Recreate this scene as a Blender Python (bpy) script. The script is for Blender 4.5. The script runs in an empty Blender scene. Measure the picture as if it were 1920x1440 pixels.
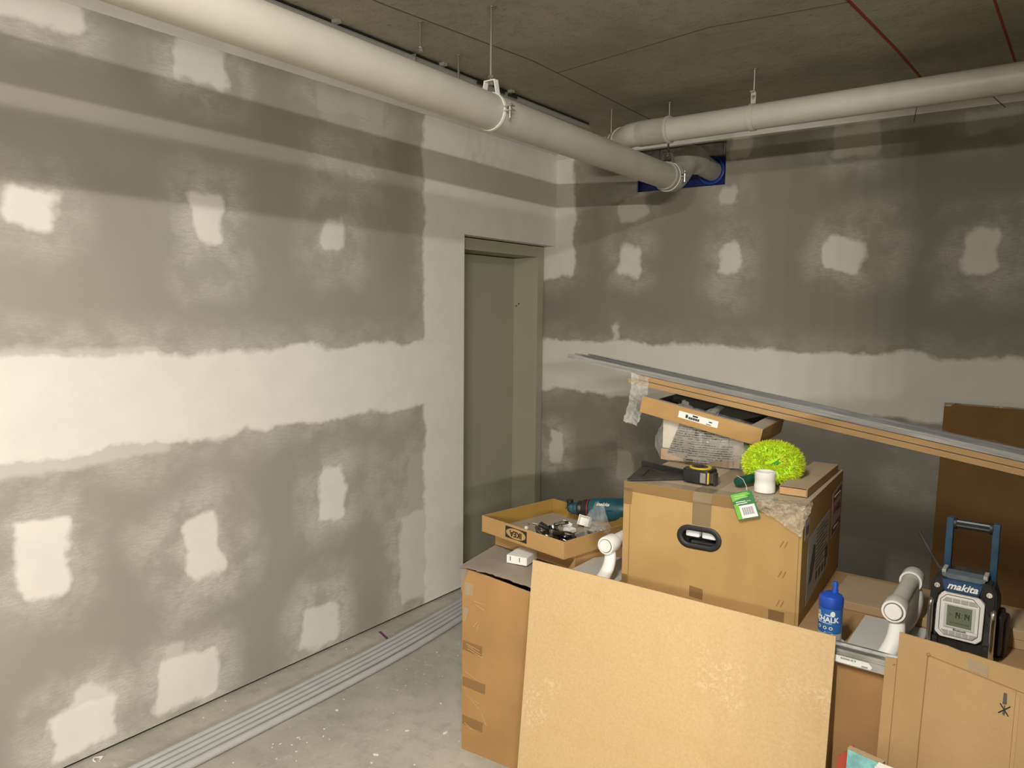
import bpy, bmesh, math, random
from mathutils import Vector, Matrix, Euler
random.seed(7)
S = bpy.context.scene
COL = S.collection
PI = math.pi
# ------------------------------------------------------------------ camera
cam_d = bpy.data.cameras.new('camera')
cam = bpy.data.objects.new('camera', cam_d); COL.objects.link(cam)
cam_d.sensor_width = 36; cam_d.lens = 1398 / 1920 * 36; cam_d.clip_start = 0.05
r0 = Vector((.80489, .59332, .01115)); r1 = Vector((.06956, -.07567, -.99470)); r2 = Vector((-.58933, .80141, -.10218))
M = Matrix((( r0.x, -r1.x, -r2.x), (r0.y, -r1.y, -r2.y), (r0.z, -r1.z, -r2.z))).to_4x4()
M.translation = Vector((2.74, 0, 1.65)); cam.matrix_world = M
S.camera = cam
# ------------------------------------------------------------------ world, exposure, lights
S.view_settings.view_transform = 'Standard'; S.view_settings.look = 'None'
S.view_settings.exposure = 0.0; S.view_settings.gamma = 1.0; S.view_settings.use_curve_mapping = False
w = bpy.data.worlds.new('world'); S.world = w; w.use_nodes = True
w.node_tree.nodes['Background'].inputs[0].default_value = (0, 0, 0, 1)
NEAR_P, NEAR_DOWN, FAR_P = 58.0, 76.0, 980.0
def tube_light(name, pts, power, hood):
    # a fluorescent tube: a short row of small round sources (hooded: the casing above it keeps light off the ceiling)
    for p in pts:
        l = bpy.data.lights.new(name, 'SPOT' if hood else 'POINT'); l.shadow_soft_size = .035; l.energy = power / len(pts); l.color = (1, .965, .895)
        if hood: l.spot_size = PI; l.spot_blend = .01
        o = bpy.data.objects.new(name, l); COL.objects.link(o); o.location = p
tube_light('batten_lamp', [(2.28, -.45 + .25*k, 2.635) for k in range(5)], NEAR_P, True)
l = bpy.data.lights.new('batten_diffuser', 'AREA'); l.shape = 'RECTANGLE'; l.size = .07; l.size_y = 1.2; l.energy = NEAR_DOWN; l.color = (1, .965, .895)
o = bpy.data.objects.new('batten_diffuser', l); COL.objects.link(o); o.location = (2.28, .05, 2.633)
tube_light('bay_lamp', [(5.8, -5.4 + .4*k, 2.19) for k in range(7)], FAR_P, False)

# ------------------------------------------------------------------ node / material helpers
def new_mat(name):
    m = bpy.data.materials.new(name); m.use_nodes = True
    nt = m.node_tree; b = nt.nodes['Principled BSDF']
    return m, nt, b
def nd(nt, typ, **kw):
    n = nt.nodes.new(typ)
    for k, v in kw.items():
        if k.startswith('i_'):
            n.inputs[int(k[2:]) if k[2:].isdigit() else k[2:]].default_value = v
        else: setattr(n, k, v)
    return n
def mathn(nt, op, a, b=None, clamp=False):
    n = nt.nodes.new('ShaderNodeMath'); n.operation = op; n.use_clamp = clamp
    for i, v in enumerate((a, b)):
        if v is None: continue
        if isinstance(v, (int, float)): n.inputs[i].default_value = v
        else: nt.links.new(v, n.inputs[i])
    return n.outputs[0]
def maprange(nt, val, a, b, c, d, smooth=True):
    n = nt.nodes.new('ShaderNodeMapRange'); n.interpolation_type = 'SMOOTHSTEP' if smooth else 'LINEAR'
    nt.links.new(val, n.inputs[0])
    for i, v in zip((1, 2, 3, 4), (a, b, c, d)): n.inputs[i].default_value = v
    return n.outputs[0]
def mixc(nt, fac, a, b):
    n = nt.nodes.new('ShaderNodeMix'); n.data_type = 'RGBA'
    if isinstance(fac, (int, float)): n.inputs[0].default_value = fac
    else: nt.links.new(fac, n.inputs[0])
    for i, v in ((6, a), (7, b)):
        if isinstance(v, tuple): n.inputs[i].default_value = (*v, 1) if len(v) == 3 else v
        else: nt.links.new(v, n.inputs[i])
    return n.outputs[2]
def objcoord(nt, scale=None):
    t = nt.nodes.new('ShaderNodeTexCoord')
    if scale is None: return t.outputs['Object']
    m = nt.nodes.new('ShaderNodeMapping'); m.inputs['Scale'].default_value = scale
    nt.links.new(t.outputs['Object'], m.inputs[0]); return m.outputs[0]
def noise(nt, co, scale, detail=4, rough=.55, dist=0):
    n = nt.nodes.new('ShaderNodeTexNoise'); n.inputs['Scale'].default_value = scale; n.inputs['Detail'].default_value = detail
    n.inputs['Roughness'].default_value = rough; n.inputs['Distortion'].default_value = dist
    nt.links.new(co, n.inputs['Vector']); return n
def bump(nt, b, h, strength, dist=.002):
    n = nt.nodes.new('ShaderNodeBump'); n.inputs['Strength'].default_value = strength; n.inputs['Distance'].default_value = dist
    nt.links.new(h, n.inputs['Height']); nt.links.new(n.outputs[0], b.inputs['Normal'])
def plain(name, col, rough=.5, metal=0, var=0.0, vscale=20, bmp=0, bscale=200, stretch=None, spec=.5, trans=0):
    m, nt, b = new_mat(name)
    b.inputs['Roughness'].default_value = rough; b.inputs['Metallic'].default_value = metal
    b.inputs['Specular IOR Level'].default_value = spec
    co = objcoord(nt, stretch)
    if var:
        n = noise(nt, co, vscale)
        dk = tuple(c * (1 - var) for c in col); lt = tuple(min(1, c * (1 + var)) for c in col)
        nt.links.new(mixc(nt, maprange(nt, n.outputs['Fac'], .3, .7, 0, 1), dk, lt), b.inputs['Base Color'])
    else: b.inputs['Base Color'].default_value = (*col, 1)
    if bmp:
        n2 = noise(nt, co, bscale, 3); bump(nt, b, n2.outputs['Fac'], bmp)
    return m
def clear(name, col=(.85, .85, .82), alpha=.25, rough=.12, bscale=30, bstr=.6, stretch=None):
    m, nt, b = new_mat(name)
    b.inputs['Base Color'].default_value = (*col, 1); b.inputs['Roughness'].default_value = rough
    n = noise(nt, objcoord(nt, stretch), bscale, 3, .6, .8); bump(nt, b, n.outputs['Fac'], bstr, .01)
    a = maprange(nt, n.outputs['Fac'], .35, .7, alpha * .6, min(1, alpha * 1.5)); nt.links.new(a, b.inputs['Alpha'])
    return m
def cardboard(name, col, dust=0.0, grain=1.0):
    m, nt, b = new_mat(name); b.inputs['Roughness'].default_value = .85; b.inputs['Specular IOR Level'].default_value = .25
    co = objcoord(nt)
    n = noise(nt, co, 3.5, 3); f = noise(nt, co, 240, 2); fl = noise(nt, objcoord(nt, (6, 6, 160)), 2.2, 2)
    dk = tuple(c * .9 for c in col); lt = tuple(c * 1.09 for c in col)
    c1 = mixc(nt, maprange(nt, n.outputs['Fac'], .3, .7, 0, 1), dk, lt)
    c2 = mixc(nt, mathn(nt, 'MULTIPLY', maprange(nt, f.outputs['Fac'], .45, .75, 0, 1), .16 * grain), c1, tuple(c * .6 for c in col))
    c2 = mixc(nt, mathn(nt, 'MULTIPLY', maprange(nt, fl.outputs['Fac'], .5, .7, 0, 1), .08), c2, tuple(c * 1.2 for c in col))
    if dust:
        g = nt.nodes.new('ShaderNodeNewGeometry'); s = nt.nodes.new('ShaderNodeSeparateXYZ'); nt.links.new(g.outputs['Normal'], s.inputs[0])
        up = maprange(nt, s.outputs[2], .5, .9, 0, dust)
        n3 = noise(nt, co, 9, 5); up = mathn(nt, 'MULTIPLY', up, maprange(nt, n3.outputs['Fac'], .25, .6, .6, 1))
        c2 = mixc(nt, up, c2, (.47, .41, .33))
    nt.links.new(c2, b.inputs['Base Color']); bump(nt, b, fl.outputs['Fac'], .08, .002)
    return m

# ------------------------------------------------------------------ mesh helpers
def bx(bm, x0, x1, y0, y1, z0, z1, bev=0, mat=None):
    vs = [bm.verts.new(p) for p in ((x0,y0,z0),(x1,y0,z0),(x1,y1,z0),(x0,y1,z0),(x0,y0,z1),(x1,y0,z1),(x1,y1,z1),(x0,y1,z1))]
    fs = [bm.faces.new([vs[i] for i in q]) for q in ((0,3,2,1),(4,5,6,7),(0,1,5,4),(1,2,6,5),(2,3,7,6),(3,0,4,7))]
    if mat is not None: bmesh.ops.transform(bm, matrix=mat, verts=vs)
    if bev:
        es = list({e for f in fs for e in f.edges})
        bmesh.ops.bevel(bm, geom=es, offset=bev, segments=2, affect='EDGES', profile=.6)
def quad(bm, *p): bm.faces.new([bm.verts.new(q) for q in p])
def prism(bm, pts, a, b, axis='y', bev=0):
    def P(p, t): return (p[0], t, p[1]) if axis == 'y' else ((p[0], p[1], t) if axis == 'z' else (t, p[0], p[1]))
    A = [bm.verts.new(P(p, a)) for p in pts]; B = [bm.verts.new(P(p, b)) for p in pts]
    fs = [bm.faces.new(A), bm.faces.new(B[::-1])]
    n = len(pts)
    for i in range(n): fs.append(bm.faces.new((A[i], B[i], B[(i+1) % n], A[(i+1) % n])))
    bmesh.ops.recalc_face_normals(bm, faces=fs)
    if bev:
        bmesh.ops.bevel(bm, geom=list({e for f in fs for e in f.edges}), offset=bev, segments=2, affect='EDGES')
def tube(bm, pts, r, n=16, caps=True, closed=False, squash=None):
    pts = [Vector(p) for p in pts]; N = len(pts)
    rs = r if isinstance(r, (list, tuple)) else [r] * N
    rings = []; prev = None
    for i, p in enumerate(pts):
        if closed: t = (pts[(i+1) % N] - pts[i-1]).normalized()
        else: t = (pts[min(i+1, N-1)] - pts[max(i-1, 0)]).normalized()
        if prev is None:
            u = t.orthogonal().normalized() if squash is None else (Vector(squash[0]) - t * t.dot(Vector(squash[0]))).normalized()
        else: u = (prev - t * t.dot(prev)).normalized()
        prev = u; v = t.cross(u)
        k1, k2 = (1, 1) if squash is None else squash[1:]
        rings.append([bm.verts.new(p + u * (math.cos(a) * rs[i] * k1) + v * (math.sin(a) * rs[i] * k2)) for a in [2*PI*k/n for k in range(n)]])
    for i in range(N if closed else N - 1):
        A, B = rings[i], rings[(i+1) % N]
        for k in range(n): bm.faces.new((A[k], A[(k+1) % n], B[(k+1) % n], B[k]))
    if caps and not closed: bm.faces.new(rings[0][::-1]); bm.faces.new(rings[-1])
def lathe(bm, prof, n=28, c=(0, 0, 0)):
    rings = []
    for r, z in prof:
        if r <= 1e-6: rings.append([bm.verts.new((c[0], c[1], c[2] + z))])
        else: rings.append([bm.verts.new((c[0] + r*math.cos(2*PI*k/n), c[1] + r*math.sin(2*PI*k/n), c[2] + z)) for k in range(n)])
    for A, B in zip(rings, rings[1:]):
        for k in range(n):
            q = [A[k % len(A)], A[(k+1) % len(A)], B[(k+1) % len(B)], B[k % len(B)]]
            q = list(dict.fromkeys(q))
            if len(q) > 2: bm.faces.new(q)
def bezier(p0, p1, p2, p3, n=12):
    p0, p1, p2, p3 = map(Vector, (p0, p1, p2, p3)); o = []
    for i in range(n + 1):
        t = i / n; o.append(p0*(1-t)**3 + p1*3*t*(1-t)**2 + p2*3*t*t*(1-t) + p3*t**3)
    return o
def catmull(P, n=8):
    P = [Vector(p) for p in P]; Q = [P[0]*2 - P[1]] + P + [P[-1]*2 - P[-2]]; o = []
    for i in range(1, len(Q) - 2):
        for k in range(n):
            t = k / n; a, b, c, d = Q[i-1:i+3]
            o.append(.5*((2*b) + (c-a)*t + (2*a-5*b+4*c-d)*t*t + (3*b-a-3*c+d)*t**3))
    o.append(P[-1]); return o
def grid(bm, nu, nv, f):
    V = [[bm.verts.new(f(i/nu, j/nv)) for j in range(nv+1)] for i in range(nu+1)]
    for i in range(nu):
        for j in range(nv): bm.faces.new((V[i][j], V[i+1][j], V[i+1][j+1], V[i][j+1]))
def BM(): return bmesh.new()
def obj(name, bm, m, parent=None, loc=None, rot=None, smooth=35, **props):
    me = bpy.data.meshes.new(name)
    if isinstance(bm, bpy.types.Mesh): me = bm; me.name = name
    else: bm.normal_update(); bm.to_mesh(me); bm.free()
    if smooth:
        for p in me.polygons: p.use_smooth = True
        me.set_sharp_from_angle(angle=math.radians(smooth))
    me.materials.clear(); me.materials.append(m)
    o = bpy.data.objects.new(name, me); COL.objects.link(o)
    if parent: o.parent = parent
    if loc is not None: o.location = loc
    if rot is not None: o.rotation_euler = rot
    for k, v in props.items(): o[k] = v
    return o
def thing(name, label, cat, loc=(0,0,0), rot=(0,0,0), group=None):
    o = bpy.data.objects.new(name, None); COL.objects.link(o); o.location = loc
    o.rotation_euler = rot if isinstance(rot, (tuple, list, Euler)) else (0, 0, rot)
    o.empty_display_size = .05
    o['label'] = label; o['category'] = cat
    if group: o['group'] = group
    return o
def tag(o, label, cat, group=None):
    o['label'] = label; o['category'] = cat
    if group: o['group'] = group
    return o
def struct(name, bm, m, **k): return obj(name, bm, m, kind='structure', **k)
def text(name, s, size, m, parent, loc, rot, shear=0, ext=.0004, bold=0, ax='CENTER', sx=1):
    cu = bpy.data.curves.new(name, 'FONT'); cu.body = s; cu.size = size; cu.shear = shear; cu.extrude = ext; cu.offset = bold
    cu.align_x = ax; cu.align_y = 'CENTER'; cu.resolution_u = 3
    t = bpy.data.objects.new(name, cu); COL.objects.link(t)
    dg = bpy.context.evaluated_depsgraph_get(); me = bpy.data.meshes.new_from_object(t.evaluated_get(dg))
    bpy.data.objects.remove(t); bpy.data.curves.remove(cu)
    if sx != 1:
        for v in me.vertices: v.co.x *= sx
    return obj(name, me, m, parent, loc, rot, smooth=0)
def copy_tree(o, parent=None):
    c = o.copy(); COL.objects.link(c)
    if parent: c.parent = parent
    for ch in list(o.children): copy_tree(ch, c)
    return c
FRONT = (PI/2, 0, 0); SIDE = (PI/2, 0, PI/2)

# ------------------------------------------------------------------ plasterboard with jointing compound
def sdf_group():
    g = bpy.data.node_groups.new('compound_patch', 'ShaderNodeTree')
    for n, t in (('P','NodeSocketVector'),('C','NodeSocketVector'),('H','NodeSocketVector'),('Rot','NodeSocketFloat')):
        g.interface.new_socket(n, in_out='INPUT', socket_type=t)
    g.interface.new_socket('Core', in_out='OUTPUT', socket_type='NodeSocketFloat')
    g.interface.new_socket('Halo', in_out='OUTPUT', socket_type='NodeSocketFloat')
    i = g.nodes.new('NodeGroupInput'); o = g.nodes.new('NodeGroupOutput')
    def vm(op, a, b=None):
        n = g.nodes.new('ShaderNodeVectorMath'); n.operation = op
        g.links.new(a, n.inputs[0])
        if b is not None:
            if isinstance(b, tuple): n.inputs[1].default_value = b
            else: g.links.new(b, n.inputs[1])
        return n
    d = vm('SUBTRACT', i.outputs[0], i.outputs[1])
    r = g.nodes.new('ShaderNodeVectorRotate'); r.rotation_type = 'Z_AXIS'
    g.links.new(d.outputs[0], r.inputs['Vector']); g.links.new(i.outputs[3], r.inputs['Angle'])
    q = vm('SUBTRACT', vm('ABSOLUTE', r.outputs[0]).outputs[0], i.outputs[2])
    q = vm('ADD', q.outputs[0], (.035, .035, -10))
    mx = vm('MAXIMUM', q.outputs[0], (0, 0, 0)); L = vm('LENGTH', mx.outputs[0])
    sd = mathn(g, 'SUBTRACT', L.outputs['Value'], .035)
    g.links.new(maprange(g, sd, -.022, .016, 1, 0), o.inputs[0])
    g.links.new(maprange(g, sd, -.01, .17, 1, 0), o.inputs[1])
    return g
SDF = sdf_group()
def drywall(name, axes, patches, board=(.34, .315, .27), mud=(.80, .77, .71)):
    """axes: which object axes give (along, up); patches: (c_along, c_up, half_along, half_up, rot, core, halo)"""
    m, nt, b = new_mat(name); b.inputs['Roughness'].default_value = .8; b.inputs['Specular IOR Level'].default_value = .25
    s = nt.nodes.new('ShaderNodeSeparateXYZ'); nt.links.new(objcoord(nt), s.inputs[0])
    cb = nt.nodes.new('ShaderNodeCombineXYZ'); nt.links.new(s.outputs[axes[0]], cb.inputs[0]); nt.links.new(s.outputs[axes[1]], cb.inputs[1])
    base = cb.outputs[0]
    def off(scale, amt, src):
        n = noise(nt, base, scale, 3); v = nt.nodes.new('ShaderNodeVectorMath'); v.operation = 'MULTIPLY_ADD'
        sub = nt.nodes.new('ShaderNodeVectorMath'); sub.operation = 'SUBTRACT'; nt.links.new(n.outputs['Color'], sub.inputs[0]); sub.inputs[1].default_value = (.5, .5, .5)
        nt.links.new(sub.outputs[0], v.inputs[0]); v.inputs[1].default_value = (amt, amt, 0); nt.links.new(src, v.inputs[2]); return v.outputs[0]
    P = off(5.5, .125, base); P = off(40, .02, P)
    fine = noise(nt, base, 260, 2, .7); cloud = noise(nt, base, 7, 4)
    mp = nt.nodes.new('ShaderNodeMapping'); mp.inputs['Scale'].default_value = (14, 60, 1); mp.inputs['Rotation'].default_value = (0, 0, .5); nt.links.new(base, mp.inputs[0])
    streak = noise(nt, mp.outputs[0], 2, 4, .65)
    core = None; halo = None
    for (cu, cv, hu, hv, rot, kc, kh) in patches:
        n = nt.nodes.new('ShaderNodeGroup'); n.node_tree = SDF; nt.links.new(P, n.inputs[0])
        n.inputs[1].default_value = (cu, cv, 0); n.inputs[2].default_value = (hu, hv, 0); n.inputs[3].default_value = rot
        a = mathn(nt, 'MULTIPLY', n.outputs[0], kc); h = mathn(nt, 'MULTIPLY', n.outputs[1], kh)
        core = a if core is None else mathn(nt, 'MAXIMUM', core, a); halo = h if halo is None else mathn(nt, 'MAXIMUM', halo, h)
    hs = maprange(nt, streak.outputs['Fac'], .25, .7, .45, 1)
    hf = maprange(nt, fine.outputs['Fac'], .35, .65, .55, 1); hc = maprange(nt, cloud.outputs['Fac'], .35, .6, .3, 1)
    halo = mathn(nt, 'MULTIPLY', mathn(nt, 'MULTIPLY', halo, hs), mathn(nt, 'MULTIPLY', hf, mathn(nt, 'MULTIPLY', hc, .8)))
    fac = mathn(nt, 'MAXIMUM', core, halo, True)
    tone = noise(nt, base, 1.3, 3)
    bc = mixc(nt, maprange(nt, tone.outputs['Fac'], .3, .7, 0, 1), tuple(c*.95 for c in board), tuple(c*1.06 for c in board))
    mc = mixc(nt, maprange(nt, cloud.outputs['Fac'], .3, .7, 0, 1), tuple(c*.95 for c in mud), mud)
    nt.links.new(mixc(nt, fac, bc, mc), b.inputs['Base Color'])
    bump(nt, b, mathn(nt, 'ADD', mathn(nt, 'MULTIPLY', fac, .6), mathn(nt, 'MULTIPLY', fine.outputs['Fac'], .12)), .22, .003)
    return m
B_ = .75
left_patches = [
    (1.10, 2.595, .16, .055, .0, .85, .7), (1.68, 2.575, .12, .08, 0, .8, .8), (2.43, 2.45, .16, .20, .1, .25, .7),
    (2.44, 2.58, .22, .06, 0, .35, .6), (1.06, 1.965, .075, .08, .15, 1, .6), (1.69, 2.0, .075, .10, 0, .95, .8), (1.70, 1.93, .10, .17, 0, .12, .6),
    (2.32, 1.985, .075, .07, 0, .85, .7), (2.34, 1.98, .11, .16, 0, .1, .6), (1.04, .785, .09, .15, .06, 1, .7), (1.63, .68, .075, .13, -.2, .95, .9), (1.62, .66, .15, .19, -.4, .1, .7),
    (2.29, .765, .085, .14, 0, .95, .8), (1.15, .135, .12, .10, 0, 1, .9), (1.16, .21, .07, .08, .6, .8, .7), (1.54, .15, .14, .115, .1, .95, .9), (1.50, .24, .05, .08, .1, .6, .9), (2.21, .14, .12, .105, .1, .85, .9), (2.24, .24, .08, .09, 0, .15, .9),
    (1.8, 1.292, 6.0, .182, 0, 1, .55), (.5, 1.28, 1.0, .215, 0, .55, .6), (3.9, 1.36, .98, 1.8, 0, .97, .5), (2.62, .75, .06, .12, 0, 0, .5), (2.88, .68, .07, .2, 0, .3, .6), (2.86, .30, .13, .25, 0, .7, .8),
    (.45, 1.96, .07, .08, 0, 1, .6), (.45, .75, .08, .14, 0, 1, .6), (-.15, 1.96, .07, .08, 0, 1, .6), (-.15, .75, .08, .14, 0, 1, .6)]
back_patches = [
    (-.1, 2.40, .25, .56, 0, .9, .4), (.55, 1.94, .085, .095, .1, .85, .6), (1.18, 1.945, .06, .095, 0, .85, .6), (1.19, 1.90, .07, .16, 0, .15, .6), (1.79, 1.95, .105, .09, .35, .9, .7),
    (1.93, 2.0, .12, .12, 0, .1, .5), (2.41, 1.945, .085, .105, 0, .85, .6), (2.43, 1.93, .13, .15, 0, .12, .6), (1.17, 2.29, .06, .045, 0, .55, .4), (.57, 2.26, .11, .07, -.3, .55, .4),
    (1.82, 2.52, .11, .085, 0, .45, .5), (2.42, 2.54, .12, .06, 0, .35, .4), (1.22, 2.545, .07, .06, 0, .5, .3), (.03, .71, .055, .12, 0, .75, .7), (.55, .66, .075, .10, 0, .7, .8),
    (.46, 1.49, .02, .08, 0, .7, .2), (3.5, 1.272, 8, .172, 0, .93, .4), (3.0, 1.94, .08, .1, 0, .85, .6), (2.3, .9, .2, .15, 0, .1, .4)]
M_left = drywall('plasterboard_left', (1, 2), left_patches)
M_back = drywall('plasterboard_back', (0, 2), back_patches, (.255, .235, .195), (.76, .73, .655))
M_plain_board = plain('bare_blockwork', (.17, .16, .14), .9, var=.15, vscale=3)
M_cornice = plain('set_plaster', (.66, .63, .575), .75, var=.05, vscale=4)
M_floor = None
def concrete(name, col, spots, pit):
    m, nt, b = new_mat(name); b.inputs['Roughness'].default_value = .75
    co = objcoord(nt); n1 = noise(nt, co, 1.6, 6, .6); n2 = noise(nt, co, 14, 6, .7); n3 = noise(nt, co, 90, 3)
    c = mixc(nt, maprange(nt, n1.outputs['Fac'], .3, .7, 0, 1), tuple(x*.8 for x in col), tuple(x*1.15 for x in col))
    c = mixc(nt, mathn(nt, 'MULTIPLY', maprange(nt, n2.outputs['Fac'], .45, .7, 0, 1), .45), c, tuple(x*.62 for x in col))
    if spots:
        # dried plaster drips and scuffs
        n4 = noise(nt, co, 22, 5, .72, .6); n5 = noise(nt, co, 2.3, 3)
        k = mathn(nt, 'MULTIPLY', maprange(nt, n4.outputs['Fac'], .55, .75, 0, 1), maprange(nt, n5.outputs['Fac'], .40, .6, 0, 1))
        c = mixc(nt, mathn(nt, 'MULTIPLY', k, .85), c, (.62, .60, .55))
        n6 = noise(nt, co, 30, 2, .5, 1.2); c = mixc(nt, maprange(nt, n6.outputs['Fac'], .80, .83, 0, .8), c, (.78, .76, .7))
    else:
        n7 = noise(nt, objcoord(nt, (9, 26, 9)), 2.5, 5, .7); k = maprange(nt, n7.outputs['Fac'], .56, .72, 0, .7)
        c = mixc(nt, k, c, tuple(x*.4 for x in col))
    nt.links.new(c, b.inputs['Base Color']); bump(nt, b, mathn(nt, 'ADD', n2.outputs['Fac'], mathn(nt, 'MULTIPLY', n3.outputs['Fac'], .4)), pit, .006)
    return m
M_floor = concrete('concrete_floor', (.47, .44, .38), True, .25)
M_ceil = concrete('concrete_soffit', (.36, .33, .26), False, .8)
M_door = plain('door_paint', (.36, .345, .25), .55, var=.03, vscale=3)
M_dark = plain('dark_gap', (.02, .018, .015), .9)
M_blue_sheet = plain('blue_membrane', (.004, .012, .11), .4, var=.3, vscale=18, bmp=.5, bscale=25)
M_blue_ring = plain('blue_collar', (.010, .04, .26), .45)
M_block = plain('grey_block', (.20, .185, .155), .9, var=.2, vscale=30, bmp=.4)
M_mortar = plain('mortar', (.42, .38, .30), .9)
M_pvc = plain('white_pvc', (.50, .475, .41), .42, var=.05, vscale=5)
M_pvc2 = plain('dusty_pvc', (.40, .38, .33), .5, var=.12, vscale=9)
M_steel = plain('zinc_steel', (.62, .60, .56), .35, .9, var=.15, vscale=40)
M_rod = plain('threaded_rod', (.36, .34, .30), .45, .8)
M_conduit = plain('grey_conduit', (.46, .455, .45), .5, var=.04, vscale=6)
M_cond_dk = plain('grey_conduit_ceiling', (.33, .32, .29), .55)
M_black = plain('black_plastic', (.018, .017, .016), .42, var=.25, vscale=40)
M_blackd = plain('dusty_black_plastic', (.035, .032, .029), .5, var=.4, vscale=25)
M_rubber = plain('black_rubber', (.013, .012, .012), .55)
M_white = plain('white_plastic', (.82, .80, .75), .4)
M_whiteg = plain('grey_white_panel', (.52, .51, .48), .45, var=.04, vscale=5)
M_greytube = plain('grey_grip', (.50, .48, .43), .5, var=.06, vscale=12)
M_foam = plain('white_foam', (.75, .76, .8), .7, bmp=.4, bscale=60)
M_red = plain('red_line', (.26, .035, .02), .8)
M_seam = plain('formwork_seam', (.12, .105, .08), .95)
M_ink = plain('black_ink', (.015, .013, .012), .7)
M_inkg = plain('grey_ink', (.09, .085, .08), .8)
M_paper = plain('white_label', (.80, .79, .75), .6)
M_paper_shade = plain('shade_dulled_label', (.44, .42, .40), .7)  # white label paper, dulled by painted-in shade
M_red_shade = plain('shade_dulled_red', (.27, .07, .06), .7)  # red print dulled by the same painted-in shade
M_purple = plain('purple_chalk', (.20, .03, .17), .8)
M_chip = plain('plaster_crumb', (.80, .78, .72), .8)

# ------------------------------------------------------------------ setting
bm = BM(); bx(bm, -.6, 9.1, -10.1, 4.6, -.12, 0); floor = struct('floor', bm, M_floor, smooth=0)
bm = BM(); bx(bm, -.6, 9.1, -10.1, 4.6, 2.715, 2.85); ceiling = struct('ceiling', bm, M_ceil, smooth=0)
def strip_on_ceiling(name, pts, wd, m):
    for a, b in zip(pts, pts[1:]):
        bm = BM(); a = Vector((*a, 2.7145)); b = Vector((*b, 2.7145)); s = (b - a).cross(Vector((0,0,1))).normalized() * wd / 2
        bx(bm, -wd/2, wd/2, 0, (b-a).length, -.0004, .0004)
        o = obj(name, bm, m, ceiling, a, (0, 0, math.atan2(b.y-a.y, b.x-a.x) - PI/2), smooth=0)
strip_on_ceiling('red_chalk_line', [(2.03, 2.4), (2.067, 2.842), (2.115, 3.48)], .013, M_red)
strip_on_ceiling('red_chalk_line', [(2.115, 3.48), (2.15, 4.15)], .012, M_red)
strip_on_ceiling('red_chalk_line', [(2.44, 2.6), (2.474, 3.125), (2.505, 4.15)], .009, M_red)
strip_on_ceiling('formwork_seam', [(.70, 1.2), (.72, 1.95), (.81, 2.75), (.78, 4.1)], .006, M_seam)
strip_on_ceiling('formwork_seam', [(.81, 2.95), (1.58, 2.81), (2.07, 2.86)], .006, M_seam)
# left wall (plasterboard, with the doorway reaching the corner)
bm = BM()
bx(bm, -.075, 0, -10, 3.26, .012, 2.64); bx(bm, -.075, 0, 3.26, 4.195, 2.055, 2.64)
wall_left = struct('wall_left', bm, M_left, smooth=0)
bm = BM(); bx(bm, -.07, -.012, -10, 3.25, 0, .012); obj('base_gap', bm, M_dark, wall_left, smooth=0)
# board above the head joint (top track cover)
bm = BM(); bx(bm, -.075, .004, -10, 4.195, 2.64, 2.715, .0015); struct('trim_1', bm, M_cornice, smooth=0)
# back wall, with the service opening
hx0, hx1, hz0, hz1 = .588, 1.14, 2.358, 2.603
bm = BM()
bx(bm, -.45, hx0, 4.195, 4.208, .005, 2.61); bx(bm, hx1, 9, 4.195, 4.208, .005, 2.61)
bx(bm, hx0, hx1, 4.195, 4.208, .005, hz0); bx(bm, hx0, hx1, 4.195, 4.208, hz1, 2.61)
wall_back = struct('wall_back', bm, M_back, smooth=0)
bm = BM(); bx(bm, -.08, 9, 4.190, 4.208, 2.61, 2.715, .0015); struct('trim_2', bm, M_cornice, smooth=0)
bm = BM(); bx(bm, .3, 1.5, 4.228, 4.24, 2.2, 2.52); obj('blue_membrane', bm, M_blue_sheet, wall_back, smooth=0)
for k, (a, b) in enumerate(((.30, .70), (.708, 1.098), (1.106, 1.5))):
    bm = BM(); bx(bm, a, b, 4.26, 4.40, 2.528, 2.712, .003); obj('masonry_block', bm, M_block, wall_back, smooth=0)
bm = BM(); bx(bm, .3, 1.5, 4.27, 4.40, 2.518, 2.7); obj('mortar_bed', bm, M_mortar, wall_back, smooth=0)
bm = BM(); bx(bm, .3, 1.5, 4.42, 4.44, 1.9, 2.715); obj('cavity_back', bm, M_block, wall_back, smooth=0)
bm = BM()
ring = [(1.045 + .073*math.cos(2*PI*k/32), 4.222, 2.447 + .073*math.sin(2*PI*k/32)) for k in range(32)]
tube(bm, ring, .010, 10, closed=True); obj('blue_pipe_collar', bm, M_blue_ring, wall_back)
# two unseen right walls added to shade the pile, then the bay's far walls
bm = BM(); bx(bm, 3.2, 3.3, 1.35, 4.195, 0, 2.715); struct('wall_light_blocker', bm, M_plain_board, smooth=0)  # added out of view to keep the bay lamps off the back wall's right
bm = BM(); bx(bm, 2.96, 3.3, .72, 1.35, 0, 1.5); struct('wall_light_blocker_low', bm, M_plain_board, smooth=0)  # low unseen block added to shade the big carton's side
bm = BM(); bx(bm, 9, 9.1, -10.1, 4.2, 0, 2.715); struct('wall_far_right', bm, M_plain_board, smooth=0)
bm = BM(); bx(bm, -.1, 9.1, -10.1, -10, 0, 2.715); struct('wall_rear', bm, M_plain_board, smooth=0)
# scuffed ink marks where two boards meet on the back wall head strip
for (x, r) in ((2.09, .12), (2.42, -.75)):
    bm = BM(); bx(bm, -.0015, .0015, -.0006, 0, -.055, .05); obj('pencil_mark', bm, M_ink, wall_back, (x, 4.1895, 2.63), (0, r, 0), smooth=0)
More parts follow.
